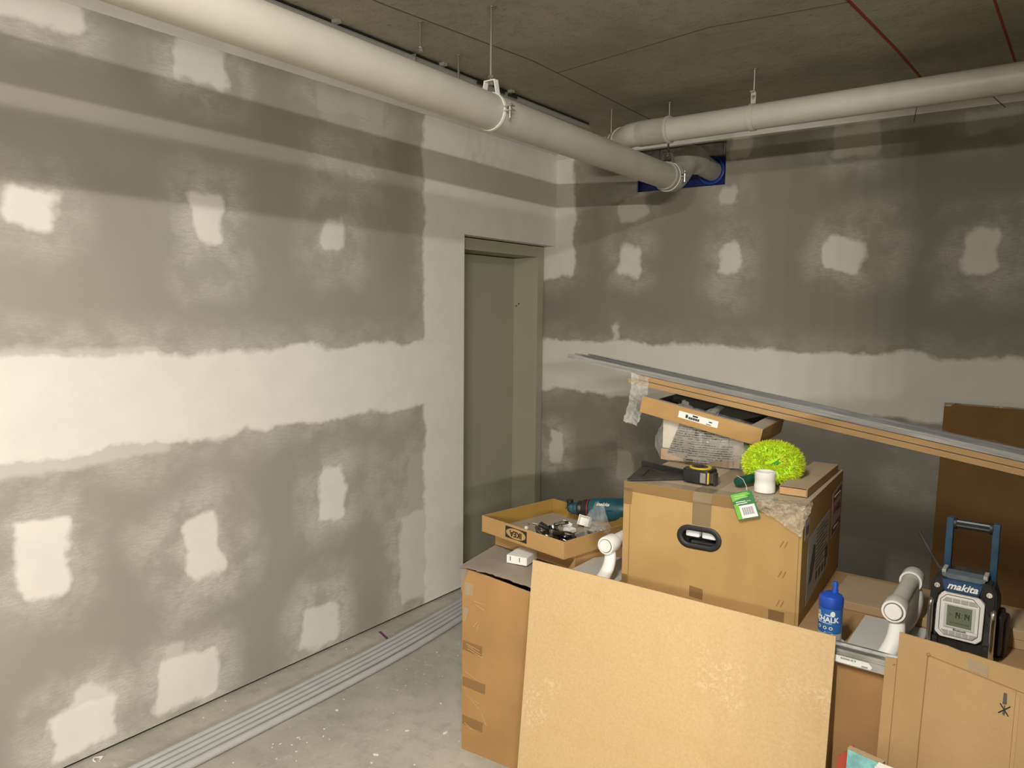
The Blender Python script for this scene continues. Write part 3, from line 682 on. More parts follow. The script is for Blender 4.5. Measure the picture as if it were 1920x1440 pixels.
bm = BM(); tube(bm, catmull([(.02, .03, .088), (-.01, 0, .066), (-.035, -.05, .044), (-.055, -.085, .033)], 5), [.010]*4 + [.012]*4 + [.0145]*4 + [.017]*4, 16); obj('handle_neck', bm, M_green, du)
bm = BM(); tube(bm, catmull([(-.042, -.065, .037), (-.06, -.098, .030), (-.09, -.150, .024), (-.098, -.166, .022)], 5), [.0165]*4 + [.0195]*4 + [.021]*4 + [.019]*2 + [.014]*2, 18); obj('handle_grip', bm, M_dgreen, du)
tg = thing('hang_tag', 'green cardboard hang tag with a barcode over the front edge of the big carton', 'tag', (1.622, 2.1445, .7352), BY)
M_tagg = plain('tag_green', (.03, .17, .05), .55); M_tagl = plain('tag_light_green', (.16, .42, .05), .55)
def tagq(u, v, lift=0):   # u across, v down the tag
    a = Vector((.348, 0, BH + .010)); ax_u = Vector((.063, 0, .022)); ax_v = Vector((.032, 0, -.073))
    p = a + ax_u*u + ax_v*v
    return Vector((p.x, -.006 - lift - .016*(1 - v) * 0 - .010*v, p.z))
def tagpoly(name, uv, m, lift, th=.0008):
    bm = BM(); A = [bm.verts.new(tagq(u, v, lift)) for u, v in uv]; Bv = [bm.verts.new(tagq(u, v, lift) + Vector((0, th, 0))) for u, v in uv]
    bm.faces.new(A); bm.faces.new(Bv[::-1]); n = len(uv)
    for i in range(n): bm.faces.new((A[i], Bv[i], Bv[(i+1) % n], A[(i+1) % n]))
    bmesh.ops.recalc_face_normals(bm, faces=bm.faces[:]); return obj(name, bm, m, tg, smooth=0)
tagpoly('tag_card', [(.05, 0), (.75, 0), (.85, -.03), (1, .05), (1, .97), (.95, 1), (.05, 1), (0, .95), (0, .05)], M_tagg, 0)
tagpoly('light_band', [(.02, .05), (.75, .03), (.9, .12), (.55, .22), (.02, .32)], M_tagl, .0004)
tagpoly('light_band', [(.02, .42), (.22, .42), (.3, .98), (.02, .98)], M_tagl, .0004)
tagpoly('barcode_panel', [(.22, .5), (.93, .5), (.93, .97), (.22, .97)], M_paper, .0006)
for k in range(15):
    u = .33 + k*.034; tagpoly('barcode_bar', [(u, .58), (u + (.012 if k % 3 else .02), .58), (u + (.012 if k % 3 else .02), .86), (u, .86)], M_ink, .0009)
for k, (v, l) in enumerate(((.12, .5), (.2, .6), (.34, .45), (.41, .5))): tagpoly('print_line', [(.14, v), (.14 + l, v), (.14 + l, v + .025), (.14, v + .025)], M_paper if k > 1 else plain('pale_green', (.45, .62, .3), .6), .0007)
bm = BM(); p0 = tagq(.8, .02); tube(bm, [p0, p0 + Vector((-.006, .012, .012)), p0 + Vector((-.03, .06, .02)), p0 + Vector((-.06, .10, .02))], .0009, 6); obj('tag_string', bm, M_white, tg)

# clear bag of packaged parts, with the tray and the long cartons lying on it
TY = math.radians(5)
bag = thing('parts_bag', 'clear plastic bag packed with printed sachets and small cartons under the tilted tray', 'bag', (1.565, 2.50, ZT), TY)
M_film = clear('bag_film', (.9, .9, .88), .14, .05, 22, .8)
def textpaper(name, col):
    m, nt, b = new_mat(name); b.inputs['Roughness'].default_value = .3
    s = nt.nodes.new('ShaderNodeSeparateXYZ'); co = objcoord(nt); nt.links.new(co, s.inputs[0])
    fr = mathn(nt, 'FRACT', mathn(nt, 'MULTIPLY', s.outputs[2], 120)); ln = mathn(nt, 'LESS_THAN', fr, .42)
    w1 = noise(nt, objcoord(nt, (260, 40, 120)), 1, 2, .6); w2 = noise(nt, objcoord(nt, (10, 10, 32)), 1.6, 1)
    k = mathn(nt, 'MULTIPLY', mathn(nt, 'MULTIPLY', ln, mathn(nt, 'GREATER_THAN', w1.outputs['Fac'], .43)), mathn(nt, 'GREATER_THAN', w2.outputs['Fac'], .42))
    nt.links.new(mixc(nt, k, col, (.012, .01, .009)), b.inputs['Base Color']); return m
M_sach = textpaper('printed_sachet', (.50, .44, .35))
M_beige = plain('beige_card', (.62, .55, .43), .7)
C_in = cardboard('carton_inner', (.42, .28, .16))
def bagtop(x): return .178 - .15*x
def inbox(name, m, x0, x1, y0, y1, z0, z1, rx=0, rz=0, piv=None, bev=.003):
    bm = BM(); bx(bm, -(x1-x0)/2, (x1-x0)/2, -(y1-y0)/2, (y1-y0)/2, 0, z1 - z0, bev)
    return obj(name, bm, m, bag, ((x0+x1)/2, (y0+y1)/2, z0), (rx, 0, rz), smooth=0)
inbox('small_carton', C_in, .01, .30, .02, .30, .004, .045)
inbox('small_carton', M_beige, .012, .075, .03, .28, .046, .165)
inbox('small_carton', C_in, .08, .25, .06, .29, .046, .135)
inbox('small_carton', C_in, .255, .315, .03, .27, .046, .12)
inbox('small_carton', C_dark, .10, .28, .012, .10, .003, .030)
def sachet(pts, name='sachet'):
    bm = BM(); a, b_, c_, d_ = [Vector(p) for p in pts]
    rr = random.Random(len(name) + int(pts[0][0]*1000))
    grid(bm, 8, 8, lambda u, v: a.lerp(b_, u).lerp(d_.lerp(c_, u), v) + Vector((0, -.010*math.sin(PI*u)*math.sin(PI*v) + rr.uniform(-.0012, .0012), 0)))
    bmesh.ops.solidify(bm, geom=bm.faces[:], thickness=.001); return obj(name, bm, M_sach, bag)
sachet([(.035, .020, .028), (.118, .010, .018), (.158, .012, .158), (.088, .022, .168)])
sachet([(.112, -.002, .010), (.205, .012, .008), (.180, .014, .112), (.146, .000, .128)])
sachet([(.198, .002, .020), (.278, .018, .030), (.268, .022, .128), (.163, .004, .145)])
M_leaf = plain('green_pack', (.10, .19, .06), .5, var=.3, vscale=30)
inbox('green_pack', M_leaf, .318, .337, .004, .25, .006, .118)
inbox('clear_tub', M_film, .268, .316, -.002, .028, .006, .118)
bm = BM(); rb = random.Random(21)
BL, BDp = .345, .31
def bagf(u, v):
    # u round the bag, v up
    per = [(-.01, .02), (.02, -.004), (BL*.5, -.010), (BL - .02, -.004), (BL + .005, .03), (BL + .005, BDp - .03), (BL*.5, BDp), (.02, BDp), (-.012, BDp - .03), (-.014, BDp*.5)]
    t = u * len(per); i = int(t) % len(per); f = t - int(t); a = per[i]; b_ = per[(i+1) % len(per)]
    x = a[0] + (b_[0]-a[0])*f; y = a[1] + (b_[1]-a[1])*f
    k = .90 + .12*math.sin(PI*min(1, v*1.25)) ; cx, cy = BL/2, BDp/2
    return Vector((cx + (x-cx)*k, cy + (y-cy)*k, .002 + v*(bagtop(x) - .006)))
V = [[bm.verts.new(bagf(i/60, j/12) + Vector((rb.uniform(-1, 1), rb.uniform(-1, 1), rb.uniform(-1, 1) if 0 < j < 12 else 0))*.0028) for j in range(13)] for i in range(60)]
for i in range(60):
    for j in range(12): bm.faces.new((V[i][j], V[(i+1) % 60][j], V[(i+1) % 60][j+1], V[i][j+1]))
obj('bag_film', bm, M_film, bag)

trL = .442; slope = math.atan2(-.083, .434)
Rt = Matrix.Rotation(TY, 4, 'Z') @ Matrix.Rotation(-slope, 4, 'Y')
tr = thing('carton_tray', 'tilted shallow brown carton tray with a barcode label on top of the clear bag', 'tray', (1.503, 2.478, 1.272), Rt.to_euler())
open_tray(tr, trL, .35, .060, .004, C_tray)
C_rim = cardboard('tray_rim', (.42, .37, .30))
for b in ((0, trL, .004, .026), (0, trL, .324, .346), (.004, .05, .026, .324), (trL - .045, trL - .004, .026, .324)):
    bm = BM(); bx(bm, *b, .0585, .0605); obj('rim_flap', bm, C_rim, tr, smooth=0)
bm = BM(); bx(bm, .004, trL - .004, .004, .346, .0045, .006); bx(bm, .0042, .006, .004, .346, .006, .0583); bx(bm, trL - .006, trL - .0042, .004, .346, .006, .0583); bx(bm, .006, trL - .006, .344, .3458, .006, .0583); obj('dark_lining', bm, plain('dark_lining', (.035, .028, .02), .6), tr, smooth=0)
M_dfilm = clear('grey_film', (.42, .40, .36), .45, .15, 30, .9)
bm = BM(); crumple(bm, 14, 8, lambda u, v: (.07 + .16*u, .05 + .22*v, .022 + .03*math.sin(u*5)*math.sin(v*4)), .010, 9); obj('inner_film', bm, M_dfilm, tr, smooth=0)
bm = BM(); bx(bm, .146, .291, -.0009, 0, .021, .045); lab_ = obj('barcode_label', bm, M_paper, tr, smooth=0)
for k in range(14):
    bm = BM(); bx(bm, 0, (.0022 if k % 3 else .0036), -.0014, -.0009, 0, .0085); obj('barcode_bar', bm, M_ink, tr, (.184 + k*.0029, 0, .0245), smooth=0)
for (x0, z0, wd, h) in ((.173, .026, .008, .012), (.198, .036, .019, .006), (.258, .032, .012, .004), (.250, .0235, .018, .0022)):
    bm = BM(); bx(bm, x0, x0 + wd, -.0014, -.0009, z0, z0 + h); obj('printed_block', bm, M_ink, tr, smooth=0)
# long flat cartons
sl = math.atan2(-.193, 1.339); Rl = Euler((0, -sl, 0))
FY = 2.70
for k, (x0, z0, lab) in enumerate(((1.337, 1.352, 'lower of two long flat brown cartons sloping across the pile'), (1.357, 1.3705, 'upper of two long flat brown cartons sloping across the pile'))):
    t = thing('long_carton', lab, 'box', (x0, FY + k*.004, z0), Rl, group='long flat cartons on the tray')
    bm = BM(); bx(bm, 0, 1.75, 0, .13, .0005, .0195, .001); obj('box_body', bm, C_thin, t, smooth=0)
    bm = BM(); bx(bm, .0, .0008, .004, .126, .002, .018); obj('end_flap', bm, C_crease, t, (-.0008, 0, 0), smooth=0)
bm = BM(); M_gfilm = clear('torn_film', (.72, .71, .67), .38, .2, 25, .8)
def tf(u, v):
    x = 1.355 + .075*u - .055*max(0, v - .35) ; y = FY - .004 - .004*math.sin(v*7); z = 1.395 - .015*u - .20*v
    wv = 1 - .35*max(0, v - .5)
    return (1.345 + (x - 1.345)*wv, y, z)
crumple(bm, 8, 20, tf, .003, 31); tag(obj('torn_film', bm, M_gfilm), 'torn strip of clear film hanging from the left end of the long cartons', 'film')
# galvanised tracks in film on top
sm = math.atan2(-.232, 1.61); Rm = Euler((0, -sm, 0))
M_galv = plain('galvanised_track', (.40, .40, .395), .38, .85, var=.25, vscale=6, stretch=(1, 30, 30))
for k, (x0, dy, lab) in enumerate(((1.045, .0, 'nearer galvanised steel track lying on the long cartons'), (1.075, .062, 'farther galvanised steel track lying on the long cartons'))):
    t = thing('steel_track', lab, 'metal profile', (x0, FY + .002 + dy, 1.438 - (x0 - 1.045)*.144), Rm, group='steel tracks in plastic film')
    bm = BM(); prism(bm, [(0, 0), (.058, 0), (.058, .020), (.0565, .020), (.0565, .0016), (.0015, .0016), (.0015, .020), (0, .020)], 0, 2.0, 'x'); obj('channel', bm, M_galv, t, smooth=0)
    bm = BM(); prism(bm, [(.024, .0018), (.029, .006), (.034, .0018)], .002, 1.998, 'x'); obj('stiffening_rib', bm, M_galv, t, smooth=0)
M_wrap = clear('track_wrap', (.8, .8, .79), .10, .06, 6, .9, (1.5, 30, 30))
wr = thing('plastic_wrap', 'clear plastic wrap pulled round the bundle of steel tracks', 'wrap', (1.065, FY - .004, 1.434), Rm)
bm = BM(); crumple(bm, 150, 6, lambda u, v: (.02 + 1.9*u, -.004 + .136*v, .0235 + .006*math.sin(PI*v) + .002*math.sin(u*60 + v*4)), .0018, 14)
obj('wrap_film', bm, M_wrap, wr)
bm = BM(); crumple(bm, 150, 2, lambda u, v: (.02 + 1.9*u, -.005 - .001*v, .0235 - .022*v), .0012, 15); obj('wrap_edge', bm, M_wrap, wr)

# tall carton panel leaning on the back wall
pn = thing('carton', 'tall flat dark brown carton leaning on the far wall behind the radio', 'box', (2.305, 3.985, 0), (math.radians(-6), 0, 0))
bm = BM(); bx(bm, 0, .86, 0, .05, 0, 1.225, .006); obj('box_body', bm, C_dark, pn, smooth=0)
flat_piece('tape_strip', [(.0, 1.205), (.03, 1.21), (.05, 1.226), (.0, 1.226)], M_ctape, pn, 'y', -.001, -.0002)
flat_piece('tape_strip', [(.07, 1.217), (.86, 1.217), (.86, 1.2252), (.07, 1.2252)], M_ctape, pn, 'y', -.001, -.0002)

# ------------------------------------------------------------------ dusty ledge carton and white armrest frames
ld = thing('carton', 'low dusty brown carton lying behind the chalk bottle and armrest', 'box', (2.212, 2.40, .7357), math.radians(0))
bm = BM(); bx(bm, 0, .95, 0, .25, 0, .026, .002); C_ledge = cardboard('dusty_kraft', (.38, .26, .14), dust=.3)
obj('box_body', bm, C_ledge, ld, smooth=0)
bm = BM(); bx(bm, .47, .95, -.001, .02, .026, .052, .002); obj('raised_flap', bm, C_ledge, ld, smooth=0)
def armrest(label, loc, px0, px1, grey_tube):
    t = thing('armrest_frame', label, 'armrest', loc, group='white armrest frames on the pile')
    cm = M_greytube if grey_tube else M_white  # grip and sockets coloured grey on one frame, white on the other
    zc = .131
    bm = BM(); tube(bm, [(0, .03, zc), (0, .30, zc)], .0225, 22); obj('grip_tube', bm, cm, t)
    for y0, y1 in ((.0, .055), (.275, .33)):
        bm = BM(); tube(bm, [(0, y0, zc), (0, y0 + .004, zc), (0, y1 - .004, zc), (0, y1, zc)], [.0275, .0300, .0300, .0285], 24); obj('end_socket', bm, cm, t)
    bm = BM(); tube(bm, [(0, -.0065, zc), (0, -.0045, zc), (0, .004, zc)], [.0195, .0212, .0212], 24); obj('end_cap', bm, M_white, t)
    bm = BM(); ring_strap(bm, (0, -.0008, zc), .0213, .002, .0014); obj('cap_groove', bm, M_inkg, t)
    bm = BM(); ring_strap(bm, (0, .002, zc), .0245, .005, .0045); obj('socket_ring', bm, M_white, t)
    bm = BM(); ring_strap(bm, (0, .273, zc), .0245, .004, .0055); obj('socket_ring', bm, M_white, t)
    bm = BM(); P = bezier((0, .026, zc - .015), (.012, .022, .09), (.012, .012, .05), (-.014, -.012, .004), 14)
    tube(bm, P, [.0195 + .003*(i/14) for i in range(15)], 16, squash=((1, 0, 0), 1, .8)); obj('leg', bm, M_white, t)
    bm = BM(); P = bezier((.002, .305, zc - .012), (.024, .30, .09), (.022, .24, .04), (-.012, .17, .004), 14)
    tube(bm, P, [.018 + .006*math.sin(PI*i/14) for i in range(15)], 16, squash=((1, 0, 0), .8, 1.2)); obj('leg', bm, M_white, t)
    bm = BM(); c = .05
    pts = [(px0, -.03), (px1, -.03), (px1, .262)] + ([(px0 + .10, .262), (px0 + .05, .255), (px0 + .0, .20)] if not grey_tube else [(px0, .262)])
    prism(bm, pts, .0002, .005, 'z', .0015); obj('base_panel', bm, M_whiteg, t, smooth=0)
    return t
armrest('white tubular armrest on a white panel left of the big carton', (1.570, 2.125, .7357), -.157, .03, False)
armrest('grey tubular armrest on a white panel beside the radio', (2.434, 2.118, .7357), -.113, .055, True)

# ------------------------------------------------------------------ steel box track lying on the base carton
st = thing('steel_rail', 'galvanised steel rail with a barcode sticker on the front edge of the base carton', 'metal profile', (2.0, 2.012, .7365), 0)
bm = BM(); prism(bm, [(0, 0), (.05, 0), (.05, .038), (.042, .038), (.042, .033), (.008, .033), (.008, .038), (0, .038), (0, .030), (.003, .028), (.003, .024), (0, .022)], 0, .95, 'x'); obj('channel', bm, plain('rail_zinc', (.45, .45, .44), .33, .85, var=.2, vscale=20), st, smooth=0)
flat_piece('barcode_sticker', [(.315, .003), (.405, .003), (.41, .010), (.40, .020), (.315, .020)], M_paper, st, 'y', -.0008, -.0002)
text('sticker_text', '4000001819', .0075, M_ink, st, (.352, -.0011, .015), FRONT)
text('sticker_text', 'S2069', .006, M_ink, st, (.392, -.0011, .0065), FRONT)

# ------------------------------------------------------------------ hardboard sheet
def hardboard():
    m, nt, b = new_mat('hardboard'); b.inputs['Roughness'].default_value = .6
    co = objcoord(nt); n1 = noise(nt, co, 95, 4, .65); n2 = noise(nt, co, 9, 5, .6); n3 = noise(nt, co, 300, 2)
    col = (.575, .405, .205)
    c = mixc(nt, maprange(nt, n1.outputs['Fac'], .3, .7, 0, 1), tuple(x*.93 for x in col), tuple(min(1, x*1.06) for x in col))
    c = mixc(nt, mathn(nt, 'MULTIPLY', maprange(nt, n2.outputs['Fac'], .5, .72, 0, 1), .25), c, (.52, .30, .11))
    # dusty boot prints
    s = nt.nodes.new('ShaderNodeSeparateXYZ'); nt.links.new(co, s.inputs[0]); cb = nt.nodes.new('ShaderNodeCombineXYZ'); nt.links.new(s.outputs[0], cb.inputs[0]); nt.links.new(s.outputs[2], cb.inputs[1])
    tot = None
    n4 = noise(nt, co, 60, 3, .6, 1.5); vor = nt.nodes.new('ShaderNodeTexVoronoi'); vor.inputs['Scale'].default_value = 26; vor.feature = 'DISTANCE_TO_EDGE'; nt.links.new(co, vor.inputs['Vector'])
    for (x, z, hx, hz, r, k) in ((.66, .62, .075, .035, -.5, .8), (.70, .56, .03, .03, 0, .9), (.60, .66, .03, .05, .4, .5), (.11, .41, .04, .04, .7, .7), (.05, .33, .05, .07, .2, .8), (.93, .64, .035, .04, 0, .8), (.86, .63, .05, .05, .4, .4), (.52, .70, .05, .03, 0, .35), (.13, .70, .1, .05, 0, .12)):
        g = nt.nodes.new('ShaderNodeGroup'); g.node_tree = SDF; nt.links.new(cb.outputs[0], g.inputs[0]); g.inputs[1].default_value = (x, z, 0); g.inputs[2].default_value = (hx, hz, 0); g.inputs[3].default_value = r
        v = mathn(nt, 'MULTIPLY', mathn(nt, 'ADD', mathn(nt, 'MULTIPLY', g.outputs[0], .75), mathn(nt, 'MULTIPLY', g.outputs[1], .2)), k); tot = v if tot is None else mathn(nt, 'MAXIMUM', tot, v)
    k = mathn(nt, 'MULTIPLY', mathn(nt, 'MULTIPLY', tot, maprange(nt, n4.outputs['Fac'], .45, .6, 0, 1)), maprange(nt, vor.outputs['Distance'], .02, .12, .1, 1))
    c = mixc(nt, mathn(nt, 'MULTIPLY', k, .5), c, (.78, .63, .45)); c = mixc(nt, mathn(nt, 'MULTIPLY', maprange(nt, n3.outputs['Fac'], .5, .7, 0, 1), .22), c, (.36, .22, .09))
    nt.links.new(c, b.inputs['Base Color']); return m
hb = thing('hardboard_sheet', 'large bare tan hardboard sheet leaning on the cartons in the foreground', 'board', (1.364, 1.915, 0), (-math.atan2(.085, .81), 0, 0))
bm = BM(); bx(bm, 0, .958, 0, .006, 0, .8135, .0006); obj('sheet', bm, hardboard(), hb, smooth=0)

# flattened carton leaning in front right
fs = thing('flattened_carton', 'flattened tan carton leaning in front of the radio, with creases and a crossed symbol', 'cardboard', (2.44, 1.887, 0), (-math.atan2(.125, .863), 0, 0))
k_ = 1.0105
edge = [(.026, .866), (.10, .862), (.13, .8605), (.16, .855), (.17, .856), (.22, .851), (.29, .847), (.60, .835)]
bm = BM(); prism(bm, [(.0, 0), (.60, 0)] + edge[::-1] + [(.026, .80), (0.0, .797)], 0, .007, 'y'); obj('sheet', bm, C_sheet, fs, smooth=0)
def crease(x0, z0, x1, z1, wd=.0016, m=C_crease, nm='crease'):
    bm = BM(); L = math.hypot(x1-x0, z1-z0); bx(bm, 0, L, -.0006, .0004, -wd/2, wd/2); obj(nm, bm, m, fs, (x0, -.0003, z0), (0, -math.atan2(z1-z0, x1-x0), 0), smooth=0)
crease(.026, .80, .024, .0); crease(.091, .828, .088, .60, .0022); crease(.0885, .60, .085, .0, .0022)
crease(.091, .828, .30, .794, .0009); crease(.272, .80, .268, 0, .001); crease(.017, .782, .024, .786, .002)
flat_piece('flap_panel', [(.0935, .824), (.262, .797), (.280, .786), (.276, 0), (.088, 0)], cardboard('carton_flap', (.45, .29, .14)), fs, 'y', -.0008, -.0001)
bm = BM(); ring_strap(bm, (.092, -.0008, .829), .0035, .001, .001); obj('punched_hole', bm, C_crease, fs)
flat_piece('tape_strip', [(.172, .845), (.214, .839), (.216, .812), (.176, .818)], M_ctape, fs, 'y', -.0018, -.001)
sx_, sz_ = .2525, .760
flat_piece('symbol_handle', [(sx_-.0042, sz_), (sx_+.0038, sz_+.001), (sx_+.0028, sz_+.026), (sx_-.0036, sz_+.0265)], M_inkg, fs, 'y', -.0014, -.0008)
flat_piece('symbol_blade', [(sx_-.0035, sz_-.022), (sx_+.001, sz_-.026), (sx_+.003, sz_-.016), (sx_+.001, sz_-.001), (sx_-.001, sz_-.001), (sx_-.001, sz_-.012)], M_inkg, fs, 'y', -.0014, -.0008)
for r in (.95, -.75):
    bm = BM(); bx(bm, -.015, .015, -.0006, 0, -.0012, .0012); obj('symbol_cross', bm, M_ink, fs, (sx_, -.0012, sz_ - .012), (0, r, 0), smooth=0)
# small pieces standing between the two sheets
cb_ = thing('canvas_board', 'small board with a chalky teal face between the two leaning sheets', 'board', (2.372, 1.905, 0), (math.radians(-3), 0, math.radians(-12)))
bm = BM(); bx(bm, 0, .085, 0, .016, 0, .560, .001); obj('panel', bm, C_thin, cb_, smooth=0)
bm = BM(); bx(bm, .001, .084, -.0012, -.0001, 0, .556); obj('teal_face', bm, plain('chalky_teal', (.22, .50, .50), .8, var=.25, vscale=30), cb_, smooth=0)
bm = BM(); prism(bm, [(0, 0), (.05, 0), (.05, .50), (.036, .558), (.0, .515)], 0, .004, 'y'); o = obj('red_card', bm, plain('brick_red', (.40, .06, .03), .6), None, (2.352, 1.925, 0), (math.radians(-3), 0, 0), smooth=0); tag(o, 'pointed red card standing beside the small teal board', 'card')
wm = thing('white_moulding', 'white ribbed moulding at the bottom edge in front of the flattened carton', 'moulding', (2.445, 1.86, 0), (math.radians(-3), 0, math.radians(-6)))
for k in range(3):
    bm = BM(); bx(bm, .002*k, .12, k*.006, k*.006 + .0055, 0, .560 + .003*k, .001); obj('rib', bm, M_white, wm, smooth=0)

# ------------------------------------------------------------------ chalk bottle
cbt = thing('chalk_bottle', 'blue capped bottle of marking chalk standing right of the big carton', 'bottle', (2.283, 2.105, .7357), math.radians(-18))
M_bl = plain('blue_cap', (.010, .065, .40), .4); M_lab = plain('blue_label', (.02, .12, .38), .45)
M_cly = plain('chalky_clear', (.42, .44, .47), .3, var=.25, vscale=35)
bm = BM(); lathe(bm, [(0, 0), (.027, 0), (.030, .004), (.030, .118), (0, .118)], 36); obj('bottle_body', bm, M_cly, cbt)
bm = BM(); lathe(bm, [(.0303, .045), (.0305, .045), (.0305, .112), (.0303, .112)], 36); obj('label', bm, M_lab, cbt)
bm = BM(); lathe(bm, [(0, .112), (.0305, .112), (.0315, .115), (.0315, .137), (.0285, .144), (.016, .151), (0, .152)], 36); obj('cap', bm, M_bl, cbt)
bm = BM(); lathe(bm, [(0, .148), (.0085, .148), (.0085, .160), (.0072, .162), (.0072, .180), (.006, .182), (0, .182)], 20, (.007, .004, 0)); obj('nozzle', bm, M_bl, cbt)
def wrap_text(name, s, size, m, z, ang0, parent, R=.0307, bold=0):
    o = text(name, s, size, m, parent, (0, 0, 0), (0, 0, 0), bold=bold)
    for v in o.data.vertices:
        a = ang0 + v.co.x / R - PI/2; rr = R + v.co.z + .0002; v.co = (rr*math.cos(a), rr*math.sin(a), z + v.co.y)
    return o
wrap_text('label_text', 'CHALK', .0195, M_paper, .083, .22, cbt, bold=.0006)
wrap_text('label_text', 'TIMBER', .006, M_paper, .095, .35, cbt, bold=.0001)
wrap_text('label_text', '8.8 oz  PERMANENT', .0045, M_paper, .073, .05, cbt)
def wrap_patch(name, c_a, c_z, ra, rz, m, n=14, R=.0308, wob=0.0, seed=1):
    bm = BM(); r = random.Random(seed); V = []
    for k in range(n):
        t = 2*PI*k/n; w2 = 1 + r.uniform(-wob, wob); a = c_a - PI/2 + ra*math.cos(t)*w2; V.append(bm.verts.new((R*math.cos(a), R*math.sin(a), c_z + rz*math.sin(t)*w2)))
    bm.faces.new(V); obj(name, bm, m, cbt, smooth=0)
for k, a in enumerate((-.45, .1, .6)): wrap_patch('pictogram', a, .060, .16, .0045, M_paper, R=.0309); wrap_patch('pictogram', a, .060, .10, .0026, M_inkg, R=.0311)
wrap_patch('label_badge', .72, .100, .2, .008, M_paper)
M_worn = plain('worn_patch', (.42, .43, .45), .6)
wrap_patch('worn_patch', -.55, .094, .3, .014, M_worn, wob=.35, seed=4, R=.0312); wrap_patch('worn_patch', .38, .040, .42, .012, M_worn, wob=.2, seed=6, R=.0312)
for k in range(4): wrap_patch('print_line', -.2, .036 - k*.006, .6, .0008, M_paper, R=.0306)
bm = BM(); tube(bm, [(.0305*math.cos(a)+.002, .0305*math.sin(a)*.4, .128 - .015*math.sin(a)) for a in [i*.2 - .3 for i in range(9)]], .0012, 6); obj('cap_tether', bm, M_bl, cbt)
bm = BM(); crumple(bm, 6, 5, lambda u, v: (.028 + .014*u, -.008 + .012*v, .002 + .022*v), .003, 44); tag(obj('film_scrap', bm, M_gfilm, None, (2.285, 2.105, .7362), smooth=0), 'scrap of torn clear film at the foot of the chalk bottle', 'film')

# ------------------------------------------------------------------ jobsite radio
rd = thing('jobsite_radio', 'black and blue jobsite radio with a raised carry handle and white front panel', 'radio', (2.503, 2.235, .7357), math.radians(-2))
M_rb = plain('radio_blue', (.010, .045, .085), .5, var=.2, vscale=30)
M_rb2 = plain('radio_dark_blue', (.02, .055, .12), .5, var=.3, vscale=25)
M_rw = plain('radio_white', (.74, .72, .68), .45, var=.06, vscale=40)
M_rs = plain('radio_silver', (.55, .54, .52), .4)
M_btn = plain('radio_button', (.40, .39, .37), .5)
M_lcd = plain('lcd', (.16, .185, .115), .25)
M_chr = plain('chrome', (.75, .72, .68), .16, 1.0)
W_, D_, H_ = .150, .135, .215
bm = BM(); prism(bm, [(.006, 0), (W_-.006, 0), (W_, .02), (W_, .15), (W_-.018, H_-.01), (W_-.03, H_-.004), (.03, H_-.004), (.018, H_-.01), (0, .15), (0, .02)], .012, D_, 'y', .004); obj('case', bm, M_blackd, rd)
for s, x in ((0, .0), (1, W_)):
    sg = -1 if s == 0 else 1
    # corner bumpers with bolts
    bm = BM(); a = x; b_ = x - sg*.040
    pts = [(a, .135), (a, .195), (a - sg*.010, .214), (a - sg*.030, .218), (b_, .212), (b_, .185), (a - sg*.022, .168), (a - sg*.016, .135)]
    if s: pts = pts[::-1]
    prism(bm, pts, -.008, .05, 'y', .004); obj('corner_bumper', bm, M_rubber, rd)
    bm = BM(); lathe(bm, [(0, 0), (.0068, 0), (.0068, .003), (.0035, .003), (.003, .001), (0, .001)], 16); obj('hex_bolt', bm, M_chr, rd, (x - sg*.016, -.009, .192), (PI/2, 0, 0))
    bm = BM(); tube(bm, catmull([(x - sg*.004, .012, .02), (x - sg*.004, -.012, .03), (x - sg*.004, -.012, .09), (x - sg*.004, -.012, .140), (x - sg*.006, .006, .152)], 5), .0062, 14); obj('guard_bar', bm, M_chr if s else plain('guard_chrome', (.42, .40, .38), .22, .9), rd)
    bm = BM(); bx(bm, x - sg*.012 - .012, x - sg*.012 + .012, -.004, .03, 0, .05, .005); obj('foot_bumper', bm, M_rubber, rd)
    # handle arms
    hx_ = .026 if s == 0 else .132
    bm = BM(); bx(bm, hx_ - .0085, hx_ + .0085, .060, .082, .150, .362, .003); obj('handle_arm', bm, M_rb, rd)
bm = BM(); n = 20
prof = [.0135 if k % 2 else .0118 for k in range(n)]
V0 = [bm.verts.new((.037, .071 + prof[k]*math.cos(2*PI*k/n), .346 + prof[k]*math.sin(2*PI*k/n))) for k in range(n)]
V1 = [bm.verts.new((.121, .071 + prof[k]*math.cos(2*PI*k/n), .346 + prof[k]*math.sin(2*PI*k/n))) for k in range(n)]
for k in range(n): bm.faces.new((V0[k], V0[(k+1) % n], V1[(k+1) % n], V1[k]))
bm.faces.new(V0[::-1]); bm.faces.new(V1); obj('handle_grip', bm, M_black, rd, smooth=0)
bm = BM(); tube(bm, [(.0345, .071, .346), (.041, .071, .346)], .0155, 16); tube(bm, [(.117, .071, .346), (.1235, .071, .346)], .0155, 16); obj('grip_collar', bm, M_rubber, rd)
